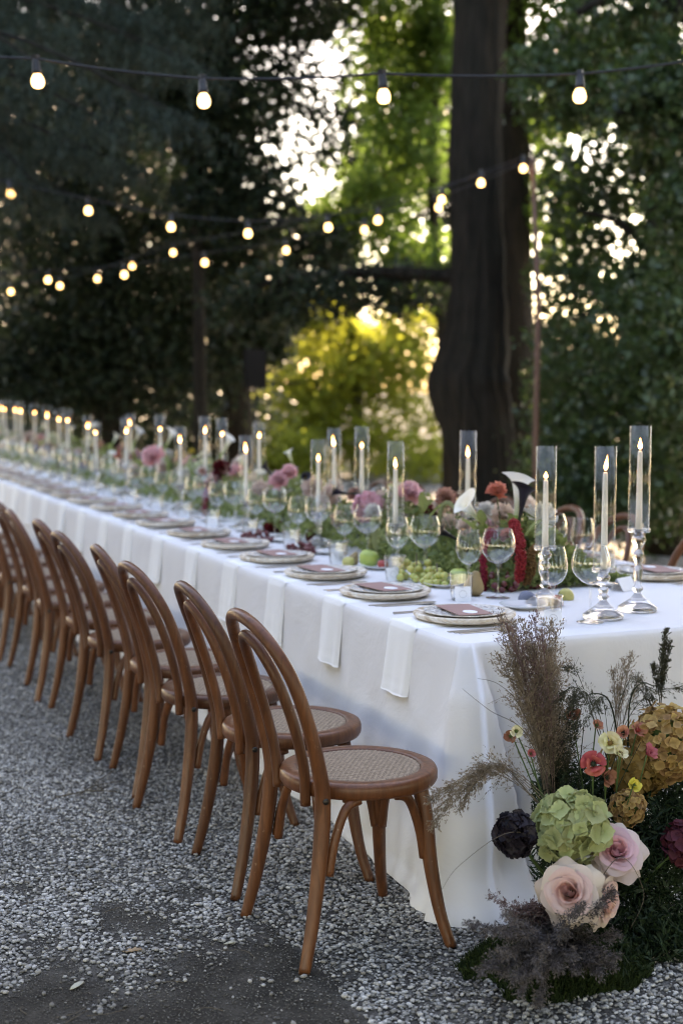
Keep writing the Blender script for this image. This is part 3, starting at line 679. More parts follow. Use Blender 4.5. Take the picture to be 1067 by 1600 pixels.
# unseen trees added round the yard to shade it and deepen contrast
for i, (x, y, h, r_, lab) in enumerate([(-1.5, -6.5, 5.6, 3.4, 'added unseen broad tree shading the near edge of the yard'), (4.2, -5.2, 5.4, 3.4, 'added unseen leaning broad tree shading the yard corner'), (8.2, .2, 5.2, 3.2, 'added unseen dense tree shading the table end on the tree side'), (10.2, 5.6, 5.6, 3.0, 'added unseen dense tree giving shade further along the tree side'), (-6.5, -3.0, 5.4, 3.0, 'added unseen tree shading the open corner of the gravel yard'), (-7.5, 3.5, 5.2, 3.2, 'added unseen shading tree across the gravel yard from the chair row'), (-7.0, 10.0, 5.4, 3.2, 'added unseen shading tree across the gravel yard from the far chairs'), (-4.5, 17.5, 5.6, 3.2, 'added unseen tree shading the gravel yard at its far corner')]):
    rng = np.random.default_rng(90 + i); root = empty('added_shade_tree', (x, y, 0)); tag(root, lab, 'tree', 'unseen trees added to shade the yard')
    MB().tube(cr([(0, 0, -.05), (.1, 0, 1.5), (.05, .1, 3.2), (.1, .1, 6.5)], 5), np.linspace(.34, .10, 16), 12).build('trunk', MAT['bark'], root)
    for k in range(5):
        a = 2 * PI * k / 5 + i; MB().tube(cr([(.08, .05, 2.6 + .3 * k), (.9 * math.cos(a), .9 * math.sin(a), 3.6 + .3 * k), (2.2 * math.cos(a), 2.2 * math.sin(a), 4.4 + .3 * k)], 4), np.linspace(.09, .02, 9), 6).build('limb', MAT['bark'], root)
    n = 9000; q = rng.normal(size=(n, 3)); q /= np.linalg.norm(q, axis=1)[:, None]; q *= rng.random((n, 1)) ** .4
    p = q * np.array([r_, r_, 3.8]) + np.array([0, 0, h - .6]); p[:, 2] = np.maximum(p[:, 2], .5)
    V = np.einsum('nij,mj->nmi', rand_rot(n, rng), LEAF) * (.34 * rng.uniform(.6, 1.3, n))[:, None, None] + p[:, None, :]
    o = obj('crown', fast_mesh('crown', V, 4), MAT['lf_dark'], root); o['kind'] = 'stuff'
# ------------------------------------------------------------------ light pole, string lights, fence, loudspeaker
pb = at_d(836, 700, 12); pb.z = 0; ptop = at_d(831, 245, 12)
root = empty('light_pole', pb); tag(root, 'rusty steel pole holding up the ends of the string lights', 'pole')
MB().tube([(0, 0, 0), (0, 0, .9), (.012, 0, 2.2), tuple(ptop - pb)], [.024, .024, .022, .02], 10).build('post', MAT['rust'], root)
MB().tube([tuple(ptop - pb + Vector((-.05, 0, -.04))), tuple(ptop - pb + Vector((.05, 0, -.04)))], .008, 6).build('hook', MAT['iron'], root)
MB().lathe([(0, 0), (.11, 0), (.11, .012), (.03, .02), (0, .02)], 16).build('base_plate', MAT['rust'], root)

SOCK = MB().lathe([(0, .0), (.012, .0), (.017, -.012), (.0185, -.045), (.021, -.05), (.021, -.064), (.014, -.066), (0, -.066)], 14).mesh('socket')
BULB = MB().lathe([(.010, -.060), (.017, -.068), (.0245, -.080), (.0285, -.096), (.0265, -.112), (.017, -.123), (0, -.127)], 16).mesh('bulb')
CLIP = MB().box((-.014, -.012, -.004), (.014, .012, .016)).mesh('clip', False)
def string_light(label, bulbs, ends, first_off=.0):
    """bulbs: (px, py, depth) of each lit bulb; ends: where the cable goes beyond the first and the last bulb"""
    B = [Vector(at_d(*b)) for b in bulbs]
    root = empty('string_light', tuple(B[0] + Vector((0, 0, .1)))); tag(root, label, 'string lights', 'string lights over the yard')
    o = root.location
    tops = [b + Vector((0, 0, .105)) for b in B]
    chain = [Vector(at_d(*ends[0]))] + tops + [Vector(at_d(*ends[1]))]
    P = []
    for a, b in zip(chain, chain[1:]):
        for k in range(8):
            t = k / 8; q = a.lerp(b, t); q.z -= .05 * (a - b).length * t * (1 - t); P.append(q - o)
    P.append(chain[-1] - o)
    MB().tube([tuple(p) for p in P], .0055, 6).build('cable', MAT['rubber'], root)
    for i, t in enumerate(tops):
        sw = (random.uniform(-.12, .12), random.uniform(-.12, .12), random.uniform(0, 6))
        s = obj('socket', SOCK, MAT['socket'], root); s.location = t - o; s.rotation_euler = sw
        c = obj('clip', CLIP, MAT['socket'], s)
        b = obj('bulb', BULB, MAT['bulb'], root); b.location = t - o; b.rotation_euler = sw
string_light('near string of four large glowing bulbs stretched above the table', [(-225, 108, 6.3), (57, 130, 6.2), (317, 162, 6.1), (597, 154, 6.1), (905, 154, 6.2), (1180, 115, 6.3)], ((-500, 40, 6.5), (1460, 40, 6.5)))
string_light('string of bulbs sagging across the yard to the rusty pole top', [(-110, 280, 11.0), (15, 305, 11.0), (138, 331, 11.0), (268, 357, 11.0), (388, 367, 11.1), (511, 357, 11.3), (591, 346, 11.5), (690, 314, 11.7), (752, 288, 11.8), (817, 265, 11.95)], ((-260, 225, 11), (831, 247, 12)))
string_light('middle string of bulbs running low behind the pole string', [(-60, 445, 14.2), (77, 439, 14.0), (194, 431, 13.9), (319, 412, 13.8), (446, 393, 13.6), (569, 361, 13.4), (683, 326, 12.9)], ((-200, 430, 14.4), (831, 249, 12)))
string_light('faintest and farthest string of small bulbs before the dark conifer', [(-70, 460, 16.6), (18, 457, 16.4), (95, 448, 16.2), (151, 437, 16.0), (208, 417, 15.8), (271, 396, 15.6)], ((-200, 455, 16.8), (831, 251, 12)))

# wire fence glimpsed beside the swollen trunk
fb = at_d(600, 800, 29); fb.z = 0
root = empty('wire_fence', fb, -YAW); tag(root, 'wire mesh fence in sunlight beside the swollen trunk', 'fence')
for k in range(4): MB().tube([(-3 + 2 * k, 0, 0), (-3 + 2 * k, 0, 1.9)], .035, 8).build('post', MAT['rust'], root)
m = MB()
for k in range(-20, 62):
    for s in (1, -1):
        x0 = -3 + k * .11 if s == 1 else -3 + k * .11
        a = np.array([x0, .01 * s, .1]); b = np.array([x0 + s * 1.7, .01 * s, 1.8])
        lo, hi = -3.0, 3.0
        t0 = max(0, min(1, ((lo if s == 1 else hi) - a[0]) / (b[0] - a[0]))); t1 = max(0, min(1, ((hi if s == 1 else lo) - a[0]) / (b[0] - a[0])))
        if t1 - t0 > .02: m.tube([a + (b - a) * t0, a + (b - a) * t1], .006, 3, cap=False)
w = m.build('wire_mesh', MAT['steel'], root); w['kind'] = 'stuff'

sb = at_d(398, 578, 17); root = empty('loudspeaker', (sb.x, sb.y, sb.z - .22), -YAW + .15); tag(root, 'black box loudspeaker on a stand by the dark trunk', 'loudspeaker')
MB().box((-.13, -.14, 0), (.13, .14, .46)).build('cabinet', MAT['black'], root, False)
MB().box((-.12, -.155, .01), (.12, -.142, .45)).build('grille', MAT['black'], root, False)
zt = sb.z - .22
root = empty('speaker_stand', (sb.x, sb.y, 0)); tag(root, 'black tripod stand carrying the box loudspeaker', 'stand')
MB().tube([(0, 0, .25), (0, 0, zt + .01)], .018, 8).build('pole', MAT['black'], root)
for k in range(3):
    a = 2 * PI * k / 3 + .3; MB().tube([(0, 0, .55), (.42 * math.cos(a), .42 * math.sin(a), .01)], .012, 6).build('leg', MAT['black'], root)

# ------------------------------------------------------------------ bentwood chairs
def make_chair():
    root = empty('bentwood_chair')
    # hoop: rear leg, up round the back, down the other rear leg
    half = [(-.250, .218, 0, .0150), (-.222, .205, .12, .0175), (-.195, .190, .28, .0205), (-.183, .182, .42, .0212), (-.192, .186, .50, .0200), (-.222, .192, .62, .0185), (-.262, .186, .74, .0178),
            (-.298, .155, .82, .0172), (-.326, .098, .872, .0168), (-.339, .035, .893, .0165)]
    full = half + [(x, -y, z, r) for x, y, z, r in reversed(half)]
    P = cr(full, 5); MB().tube(P[:, :3], P[:, 3], 12).build('back_hoop', MAT['wood'], root)
    hi = [(-.196, .098, .40, .0140), (-.203, .103, .50, .0145), (-.232, .104, .62, .0145), (-.272, .092, .735, .0145), (-.306, .058, .812, .0145), (-.320, .018, .838, .0145)]
    P = cr(hi + [(x, -y, z, r) for x, y, z, r in reversed(hi)], 5); MB().tube(P[:, :3], P[:, 3], 10).build('inner_loop', MAT['wood'], root)
    # seat ring with rounded edge, and the woven pad let into it
    prof = [(.168, .446), (.170, .462), (.178, .4655), (.200, .4655), (.2105, .461), (.2145, .452), (.2145, .432), (.209, .423), (.196, .420), (.172, .420), (.168, .424)]
    MB().lathe(prof, 48, True).build('seat_ring', MAT['wood'], root)
    N = 96; rad = .1675; V = []; F = []; idx = {}
    cs, sn = math.cos(.62), math.sin(.62); pitch = .0125
    for j in range(N + 1):
        for i in range(N + 1):
            # square -> disc
            a, b = 2 * i / N - 1, 2 * j / N - 1
            x = a * math.sqrt(1 - b * b / 2) * rad; y = b * math.sqrt(1 - a * a / 2) * rad
            u, v = (x * cs - y * sn) / pitch, (x * sn + y * cs) / pitch
            iu, iv = math.floor(u), math.floor(v)
            over = (iu + iv) % 2 == 0
            fu, fv = u - iu, v - iv
            s = math.sin(PI * (fu if over else fv)); w = math.sin(PI * (fv if over else fu))
            h = .0026 * s ** .5 * (.55 + .45 * w)
            d = math.hypot(x, y) / rad
            V.append((x, y, .4605 + .0075 * (1 - d * d) + h - .003 * max(0, d - .94) / .06))
    for j in range(N):
        for i in range(N): k = j * (N + 1) + i; F.append((k, k + 1, k + N + 2, k + N + 1))
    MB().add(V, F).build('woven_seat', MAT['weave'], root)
    MB().lathe([(0, .425), (.16, .425), (.168, .448), (.168, .4585), (0, .4585)], 32).build('seat_bottom', MAT['wood'], root)
    for s in (1, -1):
        P = cr([(.118, s * .135, .424, .0205), (.130, s * .147, .34, .0212), (.138, s * .160, .22, .0195), (.155, s * .184, .09, .0165), (.176, s * .212, 0, .0150)], 5)
        MB().tube(P[:, :3], P[:, 3], 12).build('front_leg', MAT['wood'], root)
    def brace(a, b, mid):
        P = cr([a, (*(np.array(a) * .82 + np.array(b) * .18)[:2], a[2] + .085), (*(np.array(a) * .45 + np.array(b) * .55)[:2], mid - .012), b], 5)
        MB().tube(P, .0115, 8, flat=1.15).build('brace', MAT['wood'], root)
    for s in (1, -1):
        brace((.122, s * .152, .235), (.030, s * .172, .419), .413)      # side, front half
        brace((-.168, s * .186, .235), (-.075, s * .172, .419), .413)    # side, rear half
        brace((.138, s * .138, .235), (.150, s * .050, .419), .413)      # front
        brace((-.172, s * .160, .235), (-.150, s * .055, .419), .413)    # rear
        b = MB().lathe([(0, 0), (.0085, 0), (.0085, .003), (.005, .005), (0, .005)], 10); b.xf(Matrix.Rotation(-s * PI / 2, 4, 'X')); b.v = [v + np.array((-.183, s * .2015, .435)) for v in b.v]
        b.build('bolt', MAT['iron'], root)
    return root
chair0 = make_chair(); used = False
def put_chair(x, y, rz, label, group):
    global used
    c = chair0 if not used else copy_tree(chair0); used = True
    c.location = (x, y, 0); c.rotation_euler = (0, 0, rz); tag(c, label, 'chair', group); return c
jit = [(0, 0, .02), (.018, -.003, -.03), (-.012, .02, .06), (.015, -.012, -.05), (-.015, .015, .05), (.012, .01, .02), (-.01, .02, -.07), (.015, -.01, .05), (-.015, 0, -.04), (0, .01, .06), (.01, 0, 0), (0, 0, -.03), (0, .01, 0)]
for k in range(13):
    a = jit[k]; put_chair(1.508 + a[0], 3.485 + k * .563 + a[1], a[2], 'brown bentwood chair, %s from the flower-banked table end, gravel side' % ORD[k], 'bentwood chairs on the gravel side')
for k in range(7):
    put_chair(3.42 + random.uniform(-.02, .02), 4.95 + k * .563 + random.uniform(-.03, .03), PI + random.uniform(-.1, .1), 'brown bentwood chair, %s from the flower-banked table end, tree side' % ORD[k], 'bentwood chairs on the tree side')
# ------------------------------------------------------------------ place settings
GL = MAT['glass']
def lathe_mesh(name, prof, n=28, sub=4):
    return MB().lathe([tuple(p) for p in cr(prof, sub)] if sub else prof, n).mesh(name)
ME = {}
ME['charger'] = MB().lathe([(0, 0), (.135, 0), (.154, .006), (.160, .013), (.160, .019), (.155, .0225), (.146, .020), (.138, .0155), (0, .0150)], 56).mesh('charger_plate')
ME['plate'] = MB().lathe([(0, .0155), (.085, .0155), (.128, .0230), (.129, .0255), (.122, .0255), (.090, .0195), (.082, .0185), (0, .0185)], 48).mesh('embossed_plate')
ME['bread'] = MB().lathe([(0, 0), (.045, 0), (.048, .004), (.079, .0135), (.080, .0155), (.076, .0150), (.046, .0065), (0, .006)], 36).mesh('side_plate')
m = MB(); m.box((-.055, -.105, .0262), (.055, .105, .0282)); ME['menu'] = m.mesh('menu_card', False)
ov = MB().lathe([(0, .0293), (.0215, .0293), (.022, .0288), (.022, .0280)], 28); ov.v = [v * np.array((1, 1.35, 1)) + np.array((.0, -.052, 0)) for v in ov.v]; ME['oval'] = ov.mesh('oval_label')
# glasses: single thin walls, solid stems
def glass_meshes(name, bowl, stem_h, foot_r, stem_r=.0038):
    b = MB().lathe([tuple(p) for p in cr(bowl, 5)], 32)
    rim = bowl[-1]; rr = MB().tube([(rim[0] * math.cos(a), rim[0] * math.sin(a), rim[1]) for a in np.linspace(0, 2 * PI, 32, endpoint=False)], .0009, 5, True)
    b.join(rr)
    s = MB().lathe([(0, 0), (foot_r * .6, 0), (foot_r, .0005), (foot_r, .002), (foot_r * .55, .0045), (stem_r * 1.8, .010), (stem_r, .022), (stem_r * .92, stem_h * .6), (stem_r * 1.2, stem_h - .012), (stem_r * 2.4, stem_h)], 24)
    return b.mesh('bowl'), s.mesh('stem')
ME['wine_b'], ME['wine_s'] = glass_meshes('wine', [(0, .118), (.012, .1195), (.034, .132), (.0545, .156), (.0605, .180), (.0570, .206), (.0490, .232), (.0465, .240)], .119, .042)
ME['white_b'], ME['white_s'] = glass_meshes('white', [(0, .108), (.011, .1095), (.030, .122), (.0440, .148), (.0465, .168), (.0425, .198), (.0370, .222), (.0355, .230)], .109, .038)
def tumbler_mesh():
    return MB().lathe([(0, .004), (.030, .004), (.0345, .010), (.0365, .03), (.0395, .085), (.0405, .092), (.0415, .092), (.0405, .083), (.0375, .028), (.0355, .004), (.033, 0), (0, 0)], 28).mesh('tumbler')
ME['tumbler'] = tumbler_mesh()
def outline(pts, th, bend=None):
    pts = np.array(pts); n = len(pts); z = np.array([bend(y) for x, y in pts]) if bend else np.zeros(n)
    V = np.concatenate([np.c_[pts, z], np.c_[pts, z + th]]); F = [(i, (i + 1) % n, n + (i + 1) % n, n + i) for i in range(n)] + [tuple(range(n - 1, -1, -1)), tuple(range(n, 2 * n))]
    return MB().add(V, F)
ME['knife'] = outline([(-.006, 0), (.006, 0), (.0055, .05), (.0045, .095), (.009, .105), (.0105, .15), (.009, .19), (.002, .215), (-.004, .212), (-.005, .105), (-.0045, .095), (-.0055, .05)], .0022).mesh('knife', False)
hx = [(-.0055, 0), (.0055, 0), (.004, .06), (.003, .125), (.009, .145), (.011, .16)]
tines = []
for k in range(4):
    c = .0096 - k * .0064; tines += [(c + .0014, .163), (c + .0011, .205), (c - .0011, .205), (c - .0014, .163)]
fk = outline(hx + tines + [(-.011, .16), (-.009, .145), (-.003, .125), (-.004, .06)], .002, lambda y: .006 * max(0, min(1, (y - .1) / .06)) * (1 if y < .19 else .6)); ME['fork'] = fk.mesh('fork', False)
sp = [(-.0055, 0), (.0055, 0), (.004, .06), (.003, .13)] + [(.019 * math.sin(a), .165 - .032 * math.cos(a)) for a in np.linspace(.35, 2 * PI - .35, 14)] + [(-.003, .13), (-.004, .06)]
ME['spoon'] = outline(sp, .002, lambda y: .005 * max(0, min(1, (y - .1) / .06))).mesh('spoon', False)
def napkin_mesh(seed):
    """a folded napkin: tucked under the plate, over the table edge and hanging"""
    r = random.Random(seed); hang = .222 + r.uniform(-.012, .02); w = .092; ph = r.uniform(0, 6); skew = r.uniform(-.012, .012)
    path = [(.20, .0008), (.10, .0008), (.045, .0010), (.012, .0012), (-.003, .0004), (-.0098, -.012), (-.0138, -.05), (-.0182, -.11), (-.0235, -.17), (-.0285, -hang)]
    P = cr(path, 5); n = len(P); nu = 17; V = []
    for layer in (0, 1):
        for j, (px_, pz) in enumerate(P):
            down = max(0, min(1, -pz / hang)); t = j / (n - 1)
            for i in range(nu):
                u = 2 * i / (nu - 1) - 1
                wid = w * (1 - .07 * down + .05 * (1 - t))
                fold = .006 * down * (1 + math.sin(u * 3.1 + ph)) + .004 * down * (1 + math.sin(u * 6.0 + ph * 1.7))
                # rounded side edges of the fold, hem line near the end
                th = .0046 * (1 - u ** 8) * (.75 if .90 < t < .93 else 1)
                e = u ** 8; px_e = px_ + (.003 * e if down > .05 else 0)
                V.append((px_e - fold * (1 - e) - layer * th * (1 if down > .05 else 0), u * wid + skew * down, pz - (.0022 * e if down <= .05 else 0) + (layer * th if down <= .05 else 0) + (.004 * math.sin(u * 2.2 + ph) * down if j == n - 1 else 0)))
    F = []
    for layer in (0, 1):
        o = layer * n * nu
        for j in range(n - 1):
            for i in range(nu - 1):
                q = (o + j * nu + i, o + j * nu + i + 1, o + (j + 1) * nu + i + 1, o + (j + 1) * nu + i); F.append(q if layer else q[::-1])
    o = n * nu
    for i in range(nu - 1):
        for j in (0, n - 1): F.append((j * nu + i, j * nu + i + 1, o + j * nu + i + 1, o + j * nu + i))
    return MB().add(V, F).mesh('napkin')
NAPS = [napkin_mesh(s) for s in range(5)]
tc = MB(); tc.add([(-.05, -.028, 0), (.05, -.028, 0), (.05, 0, .045), (-.05, 0, .045), (.05, .028, 0), (-.05, .028, 0), (-.05, -.027, -.0006), (.05, -.027, -.0006), (.05, 0, .0436), (-.05, 0, .0436), (.05, .027, -.0006), (-.05, .027, -.0006)],
       [(0, 1, 2, 3), (3, 2, 4, 5), (7, 6, 9, 8), (8, 9, 11, 10), (0, 3, 9, 6), (3, 5, 11, 9), (1, 7, 8, 2), (2, 8, 10, 4)]); ME['tent'] = tc.mesh('tent_card', False)
sq = MB().box((-.027, -.0008, 0), (.027, .0008, .054)).mesh('square_card', False); ME['square'] = sq
em = MB().lathe([(.012, 0), (.013, 0), (.013, .0006), (.012, .0006)], 20, True); em.xf(Matrix.Rotation(PI / 2, 4, 'X')); em.v = [v + np.array((0, -.0009, .027)) for v in em.v]; ME['emblem'] = em.mesh('ring_emblem')
MAT['ink'] = mat_plain('grey_ink', (.42, .42, .45), .8, .1)

def item(name, label, cat, me, mat, loc, rz, group, parts=()):
    o = obj(name, ME[me] if isinstance(me, str) else me, mat); o.location = loc; o.rotation_euler = (0, 0, rz); tag(o, label, cat, group)
    for pn, pm, pmat in parts: obj(pn, ME[pm], pmat, o)
    return o
def stem_glass(name, label, kind, loc, group, rz=0):
    r = empty(name, loc, rz); tag(r, label, 'glass', group)
    obj('bowl', ME[kind + '_b'], GL, r); obj('stem', ME[kind + '_s'], GL, r); return r
def setting(k, side, full=True):
    """k-th place from the near end; side -1 = gravel side, +1 = tree side"""
    r = random.Random(100 * k + side); J = lambda a=.008: r.uniform(-a, a)
    s = 1 if side < 0 else -1                       # s points from the diner to the table's middle
    ex = EDGE_L if side < 0 else EDGE_R
    y = (SEAT0 if side < 0 else 4.55) + PITCH_Y * k + J(.012); c = ex + s * (.195 + J(.01)); z = TOP_Z + .001
    sn = 'gravel side' if side < 0 else 'tree side'; w = '%s from the flower-banked end, %s' % (ORD[k], sn); g = ' on the ' + sn
    fl = 0 if side < 0 else PI
    if full:
        if side < 0:
            nk = NAPS[(k * 3 + 1) % 5] if k != 0 else NAPS[1]
            item('napkin', 'folded white napkin hanging off the table edge, ' + w, 'napkin', nk, MAT['napkin'], (ex, y + .005 + J(.01), z), 0, 'napkins' + g)
        item('charger_plate', 'round whitewashed wooden charger plate, ' + w, 'charger plate', 'charger', MAT['charger'], (c, y, z + .0055), r.uniform(0, 6), 'charger plates' + g)
        item('embossed_plate', 'embossed pale plate resting on the wooden charger, ' + w, 'plate', 'plate', MAT['emboss'], (c + J(.004), y + J(.004), z + .0058), r.uniform(0, 6), 'embossed plates' + g)
        item('menu_card', 'mauve menu card with white oval label, ' + w, 'menu card', 'menu', MAT['menu'], (c + J(.012) - s * .012, y + J(), z + .0062), fl + J(.12), 'menu cards' + g, [('oval_label', 'oval', MAT['card'])])
        # facing the middle, the diner's right hand lies towards the near end on the gravel side
        rh = -s
        for i, (nm, dy) in enumerate((('knife', .185), ('knife', .205), ('spoon', .226))):
            q = 'inner knife' if i == 0 else ('outer knife' if i == 1 else 'spoon')
            item(nm, 'steel %s beside the charger plate, %s' % (q, w), nm, nm, MAT['steel'], (ex + s * (.045 + J(.008) + .012 * i), y + rh * dy, z), -s * PI / 2 + J(.06), 'cutlery' + g)
        for i, dy in enumerate((.19, .215)):
            item('fork', 'steel %s fork beside the charger plate, %s' % (('inner', 'outer')[i], w), 'fork', 'fork', MAT['steel'], (ex + s * (.05 + J(.008)), y - rh * dy, z), -s * PI / 2 + J(.06), 'cutlery' + g)
        item('side_plate', 'small white porcelain side plate, ' + w, 'plate', 'bread', MAT['porcelain'], (c + s * (.30 + J()), y - rh * (.14 + J()), z), 0, 'side plates' + g)
    rh = -s
    stem_glass('wine_glass', 'large round-bowled wine glass, ' + w, 'wine', (c + s * (.325 + J(.015)), y + rh * (.195 + J(.02)), z), 'large wine glasses' + g)
    stem_glass('wine_glass', 'narrower tulip wine glass, ' + w, 'white', (c + s * (.265 + J(.015)), y + rh * (.105 + J(.02)), z), 'tulip wine glasses' + g)
    item('water_tumbler', 'short clear water tumbler, ' + w, 'tumbler', 'tumbler', GL, (c + s * (.205 + J()), y + rh * (.185 + J()), z), 0, 'water tumblers' + g)
    if side < 0:
        o = item('place_card', 'square white place card leaning on the tumbler, ' + w, 'place card', 'square', MAT['card'], (c + s * .185, y + rh * .232, z), .35 + J(.4), 'place cards' + g, [('ring_emblem', 'emblem', MAT['ink'])])
        o.rotation_euler = (-.35, 0, -.2 + J(.3))
    elif full:
        item('place_card', 'folded white tent place card, ' + w, 'place card', 'tent', MAT['card'], (c + s * .30, y - .24 + J(), z + .001), .5 + J(.3), 'place cards' + g)
for k in range(22): setting(k, -1, k < 18)
for k in range(12): setting(k, 1, k < 4)

# ------------------------------------------------------------------ candles in glass chimneys on crystal sticks
def stick_mesh(h, seed):
    f = [(0, 0), (.060, 0), (.0635, .004), (.0635, .014), (.058, .018), (.040, .030), (.022, .044), (.012, .056), (.010, .062)]
    if seed == 0: b = [(.0175, .070), (.0175, .076), (.0100, .084), (.0125, .100), (.0150, .125), (.0130, .140), (.0100, .150), (.0165, .160), (.0195, .172), (.0165, .184), (.0105, .192), (.0120, .200), (.021, .212), (.024, .222), (.020, .232), (.014, .240)]
    else: b = [(.0175, .070), (.0185, .077), (.0105, .085), (.0140, .098), (.0165, .108), (.0125, .120), (.0100, .126), (.0150, .130), (.044, .1375), (.0445, .1405), (.0150, .146), (.020, .160), (.022, .170), (.018, .180), (.013, .186)]
    top = b[-1][1]; b = [(r, .062 + (z - .062) * (h - .018 - .062) / (top - .062)) for r, z in b]
    e = [(.016, h - .014), (.036, h - .012), (.0375, h - .004), (.0375, h), (.0345, h), (.033, h - .008), (.0125, h - .008), (.0115, h - .010), (.0115, h - .03), (0, h - .03)]
    return MB().lathe(f + b + e, 28).mesh('candlestick')
STK = {}
FLAME = MB().lathe([tuple(p) for p in cr([(0, 0), (.0046, .005), (.0060, .013), (.0042, .026), (.0014, .038), (0, .045)], 4)], 12).mesh('flame')
WICK = MB().tube([(0, 0, -.002), (.0005, 0, .005), (.0015, 0, .011)], .0008, 5).mesh('wick')
def tube_mesh(h, r=.0345):
    p = [(r, 0), (r, h), (r - .0022, h), (r - .0022, 0)]; return MB().lathe(p, 36, True).mesh('chimney')
TUBES = {}; CNDL = {}
def candle(i, x, y, stick_h, tube_h, cand_h, kind, lean=0.0):
    z = TOP_Z + .001; who = '%s along the runner from the flower-banked end' % ORD[i]
    key = (round(stick_h, 2), kind)
    if key not in STK: STK[key] = stick_mesh(*key)
    h = key[0]
    o = obj('candlestick', STK[key], MAT['crystal']); o.location = (x, y, z); o.rotation_euler[2] = i; tag(o, 'turned clear glass candlestick, ' + who, 'candlestick', 'candlesticks down the runner')
    th = round(tube_h, 2)
    if th not in TUBES: TUBES[th] = tube_mesh(th)
    t = obj('glass_chimney', TUBES[th], MAT['tube']); t.location = (x, y, z + h - .0075); tag(t, 'tall clear glass chimney around a candle, ' + who, 'glass chimney', 'glass chimneys down the runner')
    ch = round(cand_h, 2)
    if ch not in CNDL:
        CNDL[ch] = MB().lathe([(0, 0), (.0108, 0), (.0112, .01), (.0098, ch * .5), (.0078, ch - .012), (.0070, ch - .003), (.0045, ch), (0, ch - .001)], 18).mesh('taper')
    r = empty('taper_candle', (x, y, z + h - .028)); tag(r, 'lit white taper candle, ' + who, 'candle', 'candles down the runner'); r.rotation_euler = (lean, lean * .5, 0)
    obj('wax_taper', CNDL[ch], MAT['wax'], r)
    w = obj('wick', WICK, MAT['wick'], r); w.location = (0, 0, ch)
    f = obj('flame', FLAME, MAT['flame'], r); f.location = (0, 0, ch + .004); q = .85 + .35 * math.sin(i * 2.3); f.scale = (1.1, 1.0, q); f.rotation_euler = (.12 * math.sin(i * 1.7), .12 * math.sin(i * 2.9), i)
# the near ones as they stand; further ones follow at regular staggered steps
near = [(2.66, 3.864, .27, .335, .285, 0), (2.47, 3.773, .16, .39, .325, 1)]
for (px, py, X, kd) in ((853, 697, 2.44, 0), (731, 672, 2.72, 1), (618, 690, 2.42, 0), (565, 667, 2.62, 0), (522, 667, 2.66, 1), (497, 685, 2.42, 0), (405, 658, 2.64, 0), (384, 678, 2.40, 1), (347, 652, 2.66, 0), (320, 650, 2.52, 0),
                        (282, 665, 2.40, 1), (250, 648, 2.62, 0), (204, 646, 2.68, 0), (197, 652, 2.42, 0), (150, 656, 2.40, 1), (137, 649, 2.62, 0), (106, 638, 2.42, 0), (92, 638, 2.62, 0), (74, 633, 2.5, 1), (54, 630, 2.6, 0), (33, 627, 2.45, 0), (24, 627, 2.65, 0), (8, 624, 2.5, 1), (2, 626, 2.7, 0)):
    p = at_x(px, py, X); hh = p.z - TOP_Z; tb = .335 if kd == 0 else .36
    st = max(.14, min(.30, hh - tb)); near.append((X, p.y, st, max(.30, hh - st), tb - .06 - .03 * abs(math.sin(px)), kd))
for i, (x, y, sh, th, ch, kd) in enumerate(near): candle(i, x, y, sh, th, ch, kd, .0 if i < 2 else .015 * math.sin(i * 3.1))
# ------------------------------------------------------------------ flower builders
FR = random.Random(5)
def qrot(d, roll=0.0): return (Vector(d).normalized().to_track_quat('Z', 'Y') @ Euler((0, 0, roll)).to_quaternion()).to_matrix().to_4x4()
def stem_part(root, to, mat='stem', r=.0028, bend=.02, start=(0, 0, 0)):
    a = np.array(start, float); b = np.array(to, float) - np.array(root.location); m = (a + b) / 2 + np.array([FR.uniform(-bend, bend), FR.uniform(-bend, bend), 0])
    MB().tube(cr([a, m, b], 5), r, 6).build('stem', MAT[mat], root)
def petal_grid(fn, nu=7, nv=8): return MB().grid(lambda a, b: fn(2 * a - 1, b), nu, nv)
def rose_petal(r0, h, wid, flare, curl, roll, ruf=0.0, pt=.15, close=0.0):
    def fn(u, v):
        c = max(0, (v - .62) / .38); au = abs(u)
        r = r0 * (v + .02) ** .5 + flare * v ** 1.7 + curl * c ** 2 * (1 - .55 * au) + ruf * math.sin(u * 4.2 + 1) * v
        z = h * v - curl * .85 * c * c * (1 - .3 * au) - roll * h * au ** 2.4 * v ** 1.5
        a = u * wid * (v + .10) ** .45 * (1 - pt * v ** 4)
        r += roll * .012 * au ** 3 * v; r *= 1 - close * v ** 3; r += min(r0 * .26, .0042) * u * (v + .1)
        return (r * math.cos(a), r * math.sin(a), z)
    return petal_grid(fn, 13, 11).mesh('petal')
def rose_heart():
    """the rolled heart: one petal wound into a spiral"""
    def fn(a, v):
        th = a * 4.3 * 2 * PI; r = (.0012 + .00058 * th) * (.55 + .45 * v ** .7) * (1 + .05 * math.sin(3 * th)); return (r * math.cos(th), r * math.sin(th), .050 * v * (1 - .05 * math.sin(2.3 * th)) - .006 * a * v)
    return MB().grid(fn, 96, 7).mesh('petal')
ROSE = [(rose_heart(), 1, 0), (rose_petal(.0185, .0490, 1.6, .001, .001, .06, .0015, .1, .10), 4, .9), (rose_petal(.0215, .0500, 1.4, .002, .003, .10, .002, .1, .05), 5, .2), (rose_petal(.0250, .0500, 1.25, .003, .005, .12, .002), 5, .6),
        (rose_petal(.0290, .0490, 1.10, .005, .009, .16, .002), 6, .3), (rose_petal(.0330, .0465, 1.05, .009, .012, .14, .002, .12), 5, .1), (rose_petal(.0355, .0420, 1.00, .014, .017, .20, .003, .18), 5, .7), (rose_petal(.0360, .0320, .92, .022, .023, .62, .003, .45), 5, .2)]
